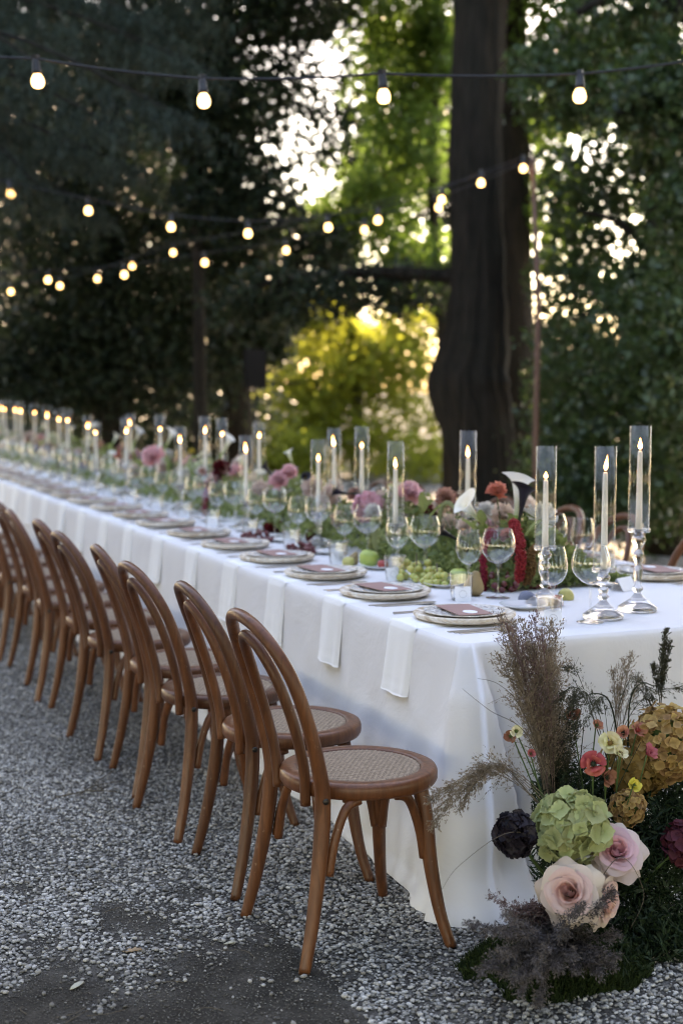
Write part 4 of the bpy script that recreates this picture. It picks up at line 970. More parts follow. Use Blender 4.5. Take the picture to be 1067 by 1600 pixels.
def rose(label, loc, d, sc, mats, to, group='roses'):
    root = empty('rose', loc); tag(root, label, 'rose', group); M0 = qrot(d, FR.uniform(0, 6))
    for li, (me, n, ph) in enumerate(ROSE):
        for k in range(n):
            mm = me.copy() if False else me
            key = (me.name, mats[min(li, len(mats) - 1)])
            if key not in _PM:
                c = me.copy(); c.materials.clear(); c.materials.append(MAT[key[1]]); _PM[key] = c
            o = obj('petal', _PM[key], None, root)
            s = sc * FR.uniform(.94, 1.06)
            o.matrix_local = M0 @ Matrix.Rotation(2 * PI * k / n + ph + FR.uniform(-.12, .12), 4, 'Z') @ Matrix.Rotation(FR.uniform(-.07, .09), 4, 'Y') @ Matrix.Diagonal((s, s, s * FR.uniform(.95, 1.05), 1))
    MB().ball((0, 0, 0), .014 * sc, 10, 7).build('calyx', MAT['stem'], root)
    stem_part(root, to); return root
_PM = {}
def floret_mesh(L=1.0, W=.52, cup=.22, n=4, pt=1.0):
    m = MB()
    for k in range(n):
        a = 2 * PI * k / n; ca, sa = math.cos(a), math.sin(a)
        def fn(u, v):
            w = W * (1 - (1.75 * v - .92) ** 2 if v > .526 else (v / .526) ** .6) ** .5 if v < .999 else W * .30
            x = L * v * (1 - .16 * u * u * v); y = u * w; z = cup * v ** 1.5 + .13 * u * u * v - .10 * v ** 5 + .03 * math.sin(4 * u + k) * v
            return (x * ca - y * sa, x * sa + y * ca, z + .02 * (k % 2))
        m.join(petal_grid(fn, 5, 6))
    return m
FLO = floret_mesh(); FLO_ME = FLO.mesh('floret'); FLO_S = floret_mesh(1, .5, .05)
def tmpl(mb): return np.concatenate(mb.v), mb.f
def dome_dirs(n, cover, rng):
    i = np.arange(n) + .5; z = 1 - (1 - cover) * i / n; a = PI * (1 + 5 ** .5) * i; r = np.sqrt(np.maximum(0, 1 - z * z))
    return np.stack([r * np.cos(a), r * np.sin(a), z], 1) + rng.normal(0, .05, (n, 3))
def hydrangea(label, loc, d, rad, n, mat, to, fl=.36, sep=True, squash=.85, cat='hydrangea', group=None, lumps=.08, seed=3, mat2=None):
    rng = np.random.default_rng(seed); root = empty('hydrangea', loc); tag(root, label, cat, group); M0 = qrot(d)
    D = dome_dirs(n, -.55, rng); D /= np.linalg.norm(D, axis=1)[:, None]
    if sep:
        for i, q in enumerate(D):
            s = rad * fl * rng.uniform(.8, 1.15); mt = mat2 if (mat2 and rng.random() < .09) else mat
            key = ('fl', mt)
            if key not in _PM: c = FLO_ME.copy(); c.materials.clear(); c.materials.append(MAT[mt]); _PM[key] = c
            o = obj('floret', _PM[key], None, root); p = Vector(q) * rad * (1 + rng.normal(0, lumps) - .12) ; p.z *= squash
            dd = Vector(q) + Vector(rng.normal(0, .38, 3))
            o.matrix_local = M0 @ Matrix.Translation(p) @ qrot(dd, rng.uniform(0, 6)) @ Matrix.Diagonal((s, s, s, 1))
    else:
        tv, tf = tmpl(FLO_S); Ms = []; Ls = []
        for q in D:
            s = rad * fl * rng.uniform(.75, 1.2); p = Vector(q) * rad * (1 + rng.normal(0, lumps) - .1); p.z *= squash
            A = M0 @ Matrix.Translation(p) @ qrot(Vector(q) + Vector(rng.normal(0, .4, 3)), rng.uniform(0, 6)); Ms.append(np.array(A)[:3, :3] * s); Ls.append(np.array(A)[:3, 3])
        o = obj('florets', fast_inst('florets', tv, tf, np.array(Ms), np.array(Ls), rng.random(n)), MAT[mat], root); o['kind'] = 'stuff'
    b = MB().ball((0, 0, 0), rad * .62, 12, 8); b.build('flower_core', MAT['stem_dark'] if 'black' in mat or 'burg' in mat else MAT['stem'], root)
    stem_part(root, to, 'stem', .004); return root
def calla(label, loc, d, L, mat, to, roll=0.0, group='calla lilies', stem='stem_light', wide=1.0):
    """loc is the throat's base; d the way the trumpet points"""
    root = empty('calla_lily', loc); tag(root, label, 'calla lily', group); M0 = qrot(d, roll)
    def fn(a, v):
        th = (a - .5) * 2 * PI * 1.04; front = (1 + math.cos(th)) / 2
        r = L * (.055 + .20 * wide * v ** 1.9); lip = max(0, (v - .72) / .28) ** 2
        r += L * lip * (.07 + .16 * front) * wide
        z = L * (.86 * v + .20 * front * v ** 3 - .10 * lip * (1 - .2 * front)) + L * .02 * math.sin(3 * th) * lip
        return (r * math.cos(th), r * math.sin(th) * (1 - .1 * v), z)
    s = MB().grid(fn, 25, 14).build('spathe', MAT[mat], root); s.matrix_local = M0
    sp = MB().tube([(0, 0, L * .15), (0, 0, L * .4), (.0, 0, L * .66)], [L * .035, L * .04, L * .02], 8).build('spadix', MAT['spadix'], root); sp.matrix_local = M0
    back = M0 @ Vector((0, 0, -.05)); b = np.array(to, float) - np.array(root.location)
    P = cr([M0 @ Vector((0, 0, .01)), back, (np.array(back) * .4 + b * .6) + np.array([0, 0, .01]), b], 5)
    MB().tube(P, L * .052, 8).build('stem', MAT[stem], root); return root
def poppy(label, loc, d, rad, mat, to, center='stem_dark', group=None, cat='flower', n=5, name='lisianthus', op=.55):
    root = empty(name, loc); tag(root, label, cat, group); M0 = qrot(d, FR.uniform(0, 6))
    key = ('pop', mat, op)
    if key not in _PM:
        def fn(u, v):
            w = .62 * math.sin(PI * (.08 + .62 * v)) ** .8; a = u * w * 1.1
            r = .05 + .95 * v ** (1.25 - .5 * op) * (.45 + .5 * op); z = (1.05 - .6 * op) * v ** 1.3 - .30 * op * v ** 5 + .07 * math.sin(u * 5 + 1) * v ** 2 - .10 * u * u * v
            return (r * math.cos(a), r * math.sin(a), z)
        me = petal_grid(fn, 8, 7).mesh('petal'); me.materials.append(MAT[mat]); _PM[key] = me
    for k in range(n + 3):
        o = obj('petal', _PM[key], None, root); s = rad * FR.uniform(.9, 1.1) * (1 if k < n else .78); ang = 2 * PI * k / n if k < n else 2 * PI * (k - n) / 3 + .5
        o.matrix_local = M0 @ Matrix.Rotation(ang + FR.uniform(-.2, .2), 4, 'Z') @ Matrix.Rotation(FR.uniform(-.2, .16) - (0 if k < n else .25), 4, 'Y') @ Matrix.Diagonal((s, s, s, 1))
    c = MB().ball((0, 0, .14 * rad), rad * .2, 8, 6)
    for k in range(9): a = 2 * PI * k / 9; c.tube([(0, 0, .1 * rad), (.22 * rad * math.cos(a), .22 * rad * math.sin(a), .38 * rad)], rad * .03, 4)
    c = c.build('stamens', MAT[center], root); c.matrix_local = M0
    stem_part(root, to, 'stem', .0018); return root
def ruffle_mesh(n, mat, seed, rise=.5, long=1.0, wd=.5, flatt=.0):
    """many small frilled petals round a dome: unit radius"""
    rng = np.random.default_rng(seed)
    def fn(u, v): return (long * (.15 + .85 * v), u * wd * (.25 + .75 * v), .14 * v * v + .07 * math.sin(u * 5 + 2) * v)
    tv, tf = tmpl(petal_grid(fn, 5, 4)); Ms = []; Ls = []
    for i in range(n):
        f = (i + .5) / n; el = (PI / 2) * (1 - f) ** .8 * 1.02 - .15; a = i * 2.39996
        dirx = Vector((math.cos(a) * math.cos(el), math.sin(a) * math.cos(el), math.sin(el) * (1 - flatt)))
        A = qrot(Vector((0, 0, 1)).cross(dirx).cross(dirx) * -1 + Vector(rng.normal(0, .3, 3)), 0)
        # x axis of the petal along dirx
        z = Vector(np.array(A)[:3, 2]); x = dirx.normalized(); y = z.cross(x).normalized(); z = x.cross(y)
        s = rng.uniform(.8, 1.1); Ms.append(np.array([x, y, z]).T * s); Ls.append((0, 0, 0))
    me = fast_inst('petals', tv, tf, np.array(Ms), np.array(Ls), rng.random(n)); me.materials.append(MAT[mat]); return me
def ruffled(name, label, cat, loc, d, rad, me, to, group=None):
    root = empty(name, loc); tag(root, label, cat, group)
    o = obj('petals', me, None, root); o.matrix_local = qrot(d, FR.uniform(0, 6)) @ Matrix.Diagonal((rad, rad, rad, 1))
    stem_part(root, to, 'stem', .0022); return root
def amaranth(label, pts, r, mat, group='amaranth tassels'):
    root = empty('amaranth', pts[0]); tag(root, label, 'amaranth', group); rng = np.random.default_rng(int(abs(pts[0][1]) * 100))
    P = cr([np.array(p) - np.array(pts[0]) for p in pts], 14); n = len(P) * 26
    i = rng.integers(0, len(P), n); t = i / len(P); rr = r * (.55 + .6 * np.sin(PI * np.clip(.15 + .75 * t, 0, 1))) * (.55 + .5 * rng.random(n))
    q = rng.normal(size=(n, 3)); q /= np.linalg.norm(q, axis=1)[:, None]
    b = MB().ball((0, 0, 0), 1, 6, 4); tv, tf = np.concatenate(b.v), b.f
    quads = [f if len(f) == 4 else (f[0], f[1], f[2], f[2]) for f in tf]
    tv = np.array([(1, 0, 0), (-1, 0, 0), (0, 1, 0), (0, -1, 0), (0, 0, 1), (0, 0, -1)]); tf = [(4, 0, 2), (4, 2, 1), (4, 1, 3), (4, 3, 0), (5, 2, 0), (5, 1, 2), (5, 3, 1), (5, 0, 3)]
    M = rand_rot(n, rng) * (r * .26 * rng.uniform(.7, 1.3, n))[:, None, None]
    o = obj('tassel', fast_inst('tassel', tv, tf, M, P[i] + q * rr[:, None], rng.random(n)), MAT[mat], root); o['kind'] = 'stuff'
    MB().tube(P, r * .5, 6).build('stem', MAT[mat], root); return root
BERRY = {}
def grapes(label, loc, size, n, r, mat, group='grape bunches', seed=1):
    rng = np.random.default_rng(seed); root = empty('grape_bunch', loc); tag(root, label, 'grapes', group)
    if mat not in BERRY: me = MB().ball((0, 0, 0), 1, 14, 10).mesh('grape'); me.materials.append(MAT[mat]); BERRY[mat] = me
    pts = []
    for t in range(6000):
        if len(pts) >= n: break
        q = rng.normal(size=3); q /= np.linalg.norm(q); q *= rng.random() ** .35
        p = q * np.array(size); p[2] = abs(p[2])
        if all(np.linalg.norm(p - o) > r * 1.55 for o in pts): pts.append(p)
    for p in pts:
        o = obj('grape', BERRY[mat], None, root); s = r * rng.uniform(.88, 1.08); o.location = (p[0], p[1], max(p[2], s * .98)); o.scale = (s, s, s * 1.06)
        o.rotation_euler = rng.uniform(0, 6, 3)
    MB().tube([(0, 0, r), (0, .01, size[2] * .8), (.01, .03, size[2] + .02)], .0025, 6).build('stalk', MAT['twig'], root); return root
def fruit(name, label, cat, loc, r, prof, mat, tilt=(0, 0, 0), group='fruit on the runner'):
    root = empty(name, loc); tag(root, label, cat, group); root.rotation_euler = tilt
    MB().lathe([tuple(p) for p in np.array(cr(prof, 5)) * r], 24).build('flesh', MAT[mat], root)
    t = prof[-1][1] * r; MB().tube([(0, 0, t - .004), (.002, 0, t + .008), (.006, .002, t + .018)], .0014, 5).build('stalk', MAT['twig'], root); return root
APPLE = [(0, .12), (.3, .02), (.75, .25), (1, .85), (.92, 1.35), (.55, 1.72), (.2, 1.66), (0, 1.55)]
PEAR = [(0, .06), (.45, .03), (.92, .4), (1, .9), (.78, 1.45), (.48, 2.0), (.3, 2.35), (0, 2.45)]
FIG = [(0, .03), (.5, .06), (.95, .55), (1, .95), (.8, 1.4), (.4, 1.8), (.14, 2.05), (0, 2.1)]

# petal colours
for nm, a, b, kw in (('rose_in', (.80, .50, .42), (.82, .58, .51), dict(trans=.5)), ('rose_mid', (.72, .46, .41), (.80, .62, .57), {}), ('rose_out', (.66, .56, .44), (.78, .62, .57), {}),
                     ('pinkrose_in', (.74, .40, .43), (.76, .48, .52), dict(trans=.5)), ('pinkrose_mid', (.66, .40, .45), (.76, .56, .61), {}), ('pinkrose_out', (.62, .52, .44), (.74, .57, .61), {}),
                     ('hyd_green', (.30, .34, .12), (.61, .63, .37), dict(zr=(-.1, .5), rnd=.35)), ('hyd_lilac', (.50, .50, .38), (.66, .58, .62), dict(zr=(-.1, .5))), ('hyd_black', (.010, .008, .012), (.030, .022, .030), dict(zr=(-.1, .5), trans=.1, rough=.4)),
                     ('hyd_gold', (.22, .12, .04), (.62, .42, .18), dict(zr=(-.1, .3), rnd=.5)), ('hyd_brown', (.16, .085, .03), (.40, .24, .085), dict(zr=(-.1, .3), rnd=.5)), ('hyd_burg', (.05, .012, .018), (.16, .035, .055), dict(zr=(-.1, .5), trans=.2)), ('hyd_pink', (.66, .34, .40), (.84, .58, .64), dict(zr=(-.05, .4))),
                     ('hyd_mist', (.42, .48, .28), (.66, .68, .52), dict(zr=(-.1, .4))),
                     ('calla_white', (.66, .72, .46), (.86, .85, .79), dict(zr=(0, .08), rough=.4)), ('calla_black', (.012, .012, .016), (.022, .020, .030), dict(zr=(0, .06), trans=.05, rough=.3)),
                     ('coral', (.36, .05, .05), (.62, .16, .13), dict(zr=(0, .5))), ('lemon', (.62, .55, .16), (.84, .80, .56), dict(zr=(0, .5))), ('peach', (.42, .10, .07), (.66, .30, .20), dict(zr=(0, .5))), ('wine_pink', (.36, .06, .08), (.58, .17, .18), dict(zr=(0, .5))),
                     ('yellow', (.50, .42, .04), (.72, .62, .12), dict(zr=(0, .5))), ('mauve_brown', (.24, .10, .085), (.52, .30, .25), dict(zr=(0, .5))), ('rust_red', (.17, .05, .035), (.34, .14, .09), dict(zr=(0, .5))),
                     ('carn_pink', (.70, .36, .40), (.84, .58, .62), dict(zr=(0, .7))), ('carn_coral', (.50, .12, .10), (.68, .24, .20), dict(zr=(0, .7))), ('mum_white', (.66, .66, .60), (.86, .84, .80), dict(zr=(0, .7))), ('burgundy', (.06, .006, .012), (.17, .02, .035), dict(zr=(0, .7), trans=.15)), ('blush', (.62, .46, .38), (.82, .70, .62), dict(zr=(0, .7))),
                     ('amar_red', (.19, .012, .028), (.34, .03, .055), dict(zr=(-.3, .1), trans=.1)), ('amar_green', (.30, .36, .16), (.46, .50, .26), dict(zr=(-.3, .1), trans=.1)), ('spadix', (.55, .42, .08), (.7, .55, .12), {})):
    MAT[nm] = mat_petal('petal_' + nm, a, b, **kw)
MAT['grape_green'] = mat_plain('green_grape', (.42, .44, .13), .25, .5, .2, 3, .02, .001, Subsurface_Weight=.3); MAT['grape_red'] = mat_plain('dark_red_grape', (.13, .028, .03), .28, .5, .4, 3, .02)
MAT['apple'] = mat_plain('green_apple', (.36, .46, .10), .3, .5, .12, 20, .02); MAT['pear'] = mat_plain('brown_pear', (.33, .24, .12), .5, .35, .2, 60, .05); MAT['fig'] = mat_plain('dusty_blue_fig', (.17, .19, .26), .6, .3, .3, 30, .05); MAT['quince'] = mat_plain('yellow_green_fruit', (.50, .46, .16), .45, .4, .25, 20, .05)
MAT['redfruit'] = mat_plain('red_fruit', (.40, .06, .05), .35, .5, .3, 15, .03)
# ------------------------------------------------------------------ flower runner down the table's middle
TZ = TOP_Z + .001
def tb(p, dx=.03, dy=.0): return (p.x + dx, p.y + dy, TZ + .02)     # a stem's foot among the leaves
def P(px, py, X): return at_x(px, py, X)
VL = Vector((-.55, -.75, .3))                                       # towards the yard corner
CARN_P = ruffle_mesh(46, 'carn_pink', 1); CARN_C = ruffle_mesh(34, 'carn_coral', 2); MUM = ruffle_mesh(60, 'mum_white', 3, long=1, wd=.16); BURG = ruffle_mesh(60, 'burgundy', 4, wd=.3); BLUSH = ruffle_mesh(34, 'blush', 5, wd=.6); MAUVE = ruffle_mesh(26, 'mauve_brown', 6, wd=.6)
# --- first cluster, beside the two free-standing candlesticks
p = P(748, 812, 2.56); calla('large white calla lily trumpet leaning over the first wine glasses', p, (-.62, -.1, .55), .125, 'calla_white', tb(p, .10, .05), roll=.4, wide=1.25)
p = P(806, 805, 2.62); calla('tall upright white calla lily behind the dark one', p, (.08, -.05, 1), .165, 'calla_white', tb(p, -.02, .0), roll=2.6)
p = P(812, 806, 2.58); calla('tall upright black calla lily crossing in front of the white one', p, (.16, -.05, 1), .125, 'calla_black', tb(p, -.03, 0), roll=2.2, stem='stem_dark')
p = P(712, 842, 2.50); calla('black calla lily drooping over the green grapes', p, (-.85, .1, .45), .085, 'calla_black', tb(p, .08, .05), stem='stem_dark')
p = P(776, 770, 2.60); ruffled('carnation', 'single coral carnation standing above the first flower cluster', 'carnation', p, (-.2, -.5, .8), .040, CARN_C, tb(p))
p = P(842, 812, 2.66); ruffled('chrysanthemum', 'spiky white chrysanthemum beside a candle chimney', 'chrysanthemum', p, (.35, -.4, .9), .066, MUM, tb(p, -.04))
p = P(785, 808, 2.64); ruffled('stock_flower', 'frilly blush-white bloom under the coral carnation', 'flower', p, (-.1, -.6, .7), .050, BLUSH, tb(p))
p = P(726, 825, 2.60); ruffled('stock_flower', 'small frilly white bloom beneath the leaning white calla', 'flower', p, (-.5, -.6, .4), .034, BLUSH, tb(p))
p = P(795, 842, 2.60); ruffled('carnation', 'dusky red frilly bloom where the amaranth starts', 'carnation', p, (-.4, -.7, .5), .040, CARN_C, tb(p))
a = P(803, 824, 2.52); amaranth('thick crimson amaranth tassel hanging beside the dark grapes', [(a.x + .03, a.y + .04, a.z), (a.x, a.y, a.z + .01), tuple(P(812, 852, 2.47)), tuple(P(813, 885, 2.46)), tuple(P(810, 905, 2.46))], .018, 'amar_red')
a = P(765, 832, 2.50); amaranth('thin crimson amaranth tassel dangling to the cloth behind a wine glass', [(a.x + .05, a.y + .05, a.z - .02), (a.x, a.y, a.z), tuple(P(755, 862, 2.43)), tuple(P(756, 905, 2.42)), tuple(P(755, 932, 2.42))], .013, 'amar_red')
a = P(828, 868, 2.52); amaranth('ochre amaranth tassel behind the crimson one', [(a.x + .05, a.y + .05, a.z + .02), (a.x, a.y, a.z), tuple(P(830, 890, 2.5)), tuple(P(822, 910, 2.49))], .016, 'hyd_brown')
g = at_z(785, 922, TZ); grapes('dark red grapes heaped at the start of the runner', g, (.085, .075, .075), 34, .0118, 'grape_red', seed=2)
g = at_z(846, 918, TZ); grapes('small dark red grapes behind the blue fig', g, (.07, .05, .04), 18, .011, 'grape_red', seed=3)
g = at_z(812, 940, TZ); fruit('fig', 'dusty blue fig lying in front of the dark grapes', 'fig', g, .031, FIG, 'fig', (1.2, .2, .5))
g = at_z(882, 938, TZ); fruit('quince', 'yellow-green fruit lying beyond the last tumbler', 'fruit', g, .028, FIG, 'quince', (1.0, .4, 2.2))
g = at_z(868, 945, TZ); fruit('plum', 'red plum half hidden behind a tulip glass', 'plum', g, .019, APPLE, 'redfruit', (.3, 0, 0))
g = at_z(738, 930, TZ); fruit('pear', 'brown pear standing behind the second tumbler', 'pear', g, .036, PEAR, 'pear', (.1, .1, 0))
g = at_z(716, 915, TZ); fruit('apple', 'pale green apple seen through the second tumbler', 'apple', g, .036, APPLE, 'apple')
for (px, py, X, me, r_, d, lab) in ((702, 818, 2.62, BLUSH, .036, (-.6, -.5, .5), 'small white frilly bloom above the drooping black calla'), (758, 800, 2.68, MUM, .042, (-.2, -.6, .7), 'white spiky bloom behind the large white calla'), (820, 795, 2.72, BLUSH, .046, (.2, -.6, .7), 'pale frilly bloom between the upright callas and a chimney'),
                                   (770, 838, 2.58, MAUVE, .036, (-.5, -.7, .4), 'mauve frilly bloom deep in the first cluster'), (668, 838, 2.62, MUM, .040, (-.5, -.7, .4), 'white spiky bloom above the heaped green grapes'), (640, 812, 2.66, BLUSH, .044, (-.4, -.7, .5), 'blush frilly bloom behind the heart-shaped leaf'), (612, 835, 2.62, MUM, .036, (-.4, -.7, .5), 'white spiky bloom beside a low candlestick'), (528, 812, 2.58, BLUSH, .044, (-.4, -.7, .5), 'blush frilly bloom under the arching black calla'), (510, 800, 2.62, MUM, .04, (-.4, -.7, .5), 'white spiky bloom between two chimneys')):
    p = P(px, py, X); ruffled('stock_flower', lab, 'flower', p, d, r_, me, tb(p))
# --- second cluster
g = at_z(652, 905, TZ); grapes('large green grapes heaped along the runner', g, (.10, .12, .075), 40, .0145, 'grape_green', seed=4)
g = at_z(684, 915, TZ); grapes('green grapes spilling forward beside the heaped green bunch', g, (.075, .06, .06), 18, .0145, 'grape_green', seed=5)
g = at_z(573, 886, TZ); fruit('apple', 'bright green apple under the pink hydrangea', 'apple', g, .040, APPLE, 'apple', (.1, .2, 0))
g = at_z(538, 884, TZ); fruit('fig', 'olive fig beside the bright green apple', 'fig', g, .026, FIG, 'quince', (.9, .2, .5))
g = at_z(548, 882, TZ); fruit('pear', 'small brown pear between fig and green apple', 'pear', g, .024, PEAR, 'pear', (.4, .2, .5))
g = at_z(598, 890, TZ); fruit('plum', 'round red plum by the bright green apple', 'plum', g, .022, APPLE, 'redfruit')
p = P(575, 793, 2.52); hydrangea('pale pink hydrangea head over the bright green apple', p, (-.5, -.7, .6), .066, 70, 'hyd_pink', tb(p), fl=.40, group='hydrangeas', seed=9, lumps=.05)
p = P(600, 850, 2.50); hydrangea('muted green hydrangea under the pink hydrangea', p, (-.5, -.7, .4), .062, 60, 'hyd_green', tb(p), fl=.36, group='hydrangeas', seed=10)
p = P(545, 772, 2.50); calla('black calla lily arching beside the pink hydrangea', p, (-.7, .2, .15), .085, 'calla_black', tb(p, .07, .05), stem='stem_dark', group='calla lilies')
p = P(640, 860, 2.52); hydrangea('misty green hydrangea behind the green grapes', p, (-.5, -.7, .5), .06, 60, 'hyd_mist', tb(p), fl=.32, sep=False, group='hydrangeas', seed=12)
a = P(583, 815, 2.46); amaranth('pale green amaranth tassel hanging over the muted green hydrangea', [(a.x + .05, a.y + .05, a.z), (a.x, a.y, a.z + .01), tuple(P(584, 835, 2.42)), tuple(P(588, 858, 2.42))], .010, 'amar_green')
a = P(690, 805, 2.6); amaranth('arching feathery green tassel beside the black calla', [tuple(P(715, 800, 2.62)), tuple(P(700, 786, 2.6)), tuple(P(688, 800, 2.58)), tuple(P(684, 850, 2.55)), tuple(P(678, 880, 2.53))], .009, 'amar_green')
p = P(690, 792, 2.7); ruffled('stock_flower', 'blush bloom near the arching feathery tassel', 'flower', p, (-.3, -.6, .6), .04, BLUSH, tb(p))
p = P(555, 775, 2.60); ruffled('stock_flower', 'dusky mauve bloom behind the arching black calla', 'flower', p, (-.3, -.6, .6), .04, MAUVE, tb(p))
# --- third cluster
p = P(436, 752, 2.5); ruffled('carnation', 'pair-side frilly pink carnation beneath a round black calla', 'carnation', p, (-.4, -.7, .5), .05, CARN_P, tb(p), 'pink carnations')
p = P(452, 740, 2.56); ruffled('carnation', 'upper frilly pink carnation next to a round black calla', 'carnation', p, (-.2, -.6, .8), .045, CARN_P, tb(p), 'pink carnations')
p = P(424, 742, 2.46); calla('black calla lily curling over a chimney beside pink carnations', p, (-.6, .1, .8), .075, 'calla_black', tb(p, .07), stem='stem_dark')
p = P(478, 752, 2.5); calla('round black calla lily facing the yard above pink carnations', p, (-.3, -.6, .5), .055, 'calla_black', tb(p, .05), stem='stem_dark', wide=1.3)
p = P(456, 722, 2.72); calla('lone white calla lily high above the third cluster', p, (-.35, .0, .9), .075, 'calla_white', tb(p, .03))
p = P(495, 840, 2.5); ruffled('dahlia', 'deep burgundy dahlia low beside a candlestick', 'dahlia', p, (-.5, -.7, .3), .055, BURG, tb(p), 'burgundy dahlias')
p = P(428, 830, 2.46); ruffled('dahlia', 'deep burgundy dahlia low behind a wine glass pair', 'dahlia', p, (-.5, -.7, .3), .06, BURG, tb(p), 'burgundy dahlias')
g = at_z(470, 866, TZ); grapes('red grapes under the burgundy dahlias', g, (.08, .10, .05), 26, .012, 'grape_red', seed=6)
g = at_z(402, 845, TZ); grapes('red grapes further on behind paired wine glasses', g, (.08, .12, .05), 26, .012, 'grape_red', seed=7)
a = P(322, 775, 2.44); amaranth('crimson amaranth tassel far along the runner', [tuple(P(328, 760, 2.5)), tuple(P(322, 775, 2.44)), tuple(P(321, 805, 2.42))], .018, 'amar_red')
for (px, py) in ((318, 738), (332, 750), (326, 757)):
    p = P(px, py, 2.48); poppy('mauve-brown dark-eyed bloom in a cluster of three', p, (-.5, -.75, .4), .032, 'mauve_brown', tb(p), group='mauve-brown trio', name='lisianthus')
p = P(352, 735, 2.55); poppy('mauve-brown dark-eyed bloom set apart by a chimney', p, (-.5, -.75, .4), .034, 'mauve_brown', tb(p), name='lisianthus')
p = P(300, 706, 2.7); ruffled('carnation', 'small bright yellow bloom between chimneys', 'flower', p, (-.4, -.6, .6), .022, ruffle_mesh(20, 'yellow', 9, wd=.6), tb(p))
for px, py, X, lab in ((350, 706, 2.56, 'white calla lily in front of a tall chimney far along'), (262, 694, 2.6, 'white calla lily opening toward the yard beside a chimney'), (212, 690, 2.66, 'pale closed calla lily leaning by paired chimneys'), (306, 715, 2.5, 'arching white calla lily below the yellow bloom')):
    p = P(px, py, X); calla(lab, p, (.35, -.2, .9) if px != 306 else (.7, -.1, .4), .11, 'calla_white', tb(p), roll=1.5)
p = P(240, 715, 2.46); ruffled('carnation', 'large pale pink bloom far along the runner', 'carnation', p, (-.6, -.6, .4), .075, CARN_P, tb(p))
# --- the rest of the runner, ever smaller with distance
kinds = [('carnation', 'pale pink frilly carnation in the runner', 'carnation', CARN_P, .045), ('stock_flower', 'blush bloom in the runner', 'flower', BLUSH, .05), ('dahlia', 'burgundy dahlia in the runner', 'dahlia', BURG, .05),
         ('lisianthus', 'dusky mauve bloom in the runner', 'flower', MAUVE, .045), ('chrysanthemum', 'white chrysanthemum in the runner', 'chrysanthemum', MUM, .05), ('carnation', 'dusky coral bloom in the runner', 'flower', CARN_C, .035)]
rr = random.Random(21)
y = 5.0
while y < 23:
    y += rr.uniform(.035, .11); x = rr.uniform(2.46, 2.95); z = TZ + rr.uniform(.06, .27)
    kk = int(round((y - SEAT0) / PITCH_Y)); by = ' beside the %s gravel-side place setting' % ORD[kk] if kk < 22 else ' past the last place settings'
    q = rr.random()
    if q < .80:
        nm, lab, cat, me, r_ = kinds[rr.choice((0, 0, 1, 1, 1, 2, 3, 3, 4, 4, 4, 5))]
        ruffled(nm, lab + by, cat, (x, y, z), (rr.uniform(-.8, -.1), rr.uniform(-.9, -.3), rr.uniform(.3, 1)), r_ * rr.uniform(.8, 1.2), me, (x + .03, y, TZ + .01), nm + ' blooms further down the runner')
    elif q < .90 and y > 7:
        white = rr.random() < .6
        calla(('white' if white else 'black') + ' calla lily in the runner' + by, Vector((x, y, z + .08)), (rr.uniform(-.6, .6), rr.uniform(-.3, .3), .8), .09, 'calla_white' if white else 'calla_black', (x, y, TZ + .01), group=('white' if white else 'black') + ' callas further down the runner')
    elif y > 7:
        hydrangea('misty green hydrangea head in the runner' + by, Vector((x, y, z)), (-.5, -.7, .6), .065, 45, 'hyd_mist', (x, y, TZ), fl=.38, sep=False, group='hydrangeas further down the runner', seed=int(y * 100))
# leaves and stems filling the runner
def runner_leaves():
    rng = np.random.default_rng(31); n = 26000; y = 4.42 + (24 - 4.42) * rng.random(n) ** 1.9; w = rng.normal(0, 1, n); x = 2.70 + .15 * w; x = np.clip(x, 2.44, 3.0)
    hgt = (.17 + .07 * np.sin(y * 4.7) + .05 * np.sin(y * 11.3)) * np.exp(-((x - 2.68) / .22) ** 2) + .02
    hgt *= np.clip((y - 4.38) / .25, .25, 1)
    z = TZ + .012 + hgt * rng.random(n) ** .55
    s = rng.uniform(.022, .055, n); M = rand_rot(n, rng)
    V = np.einsum('nij,mj->nmi', M, LEAF * np.array([1, .9, 1])) * s[:, None, None] + np.stack([x, y, z], 1)[:, None, :]
    V[:, :, 2] = np.maximum(V[:, :, 2], TZ + .003)
    o = obj('runner_foliage', fast_mesh('runner_foliage', V, 4), MAT['lf_run']); tag(o, 'mixed green leaves filling the flower runner', 'foliage', kind='stuff')
    m = MB()
    for k in range(150):
        yy = 4.5 + 9 * rng.random() ** 1.6; xx = rng.uniform(2.5, 2.85); h = rng.uniform(.12, .30); dx, dy = rng.normal(0, .07, 2)
        m.tube(cr([(xx, yy, TZ + .005), (xx + dx * .4, yy + dy * .4, TZ + h * .6), (xx + dx, yy + dy, TZ + h)], 3), np.linspace(.0018, .0008, 7), 4)
    o = m.build('runner_stems', MAT['stem']); tag(o, 'thin green stems sprouting from the flower runner', 'stems', kind='stuff')
runner_leaves()
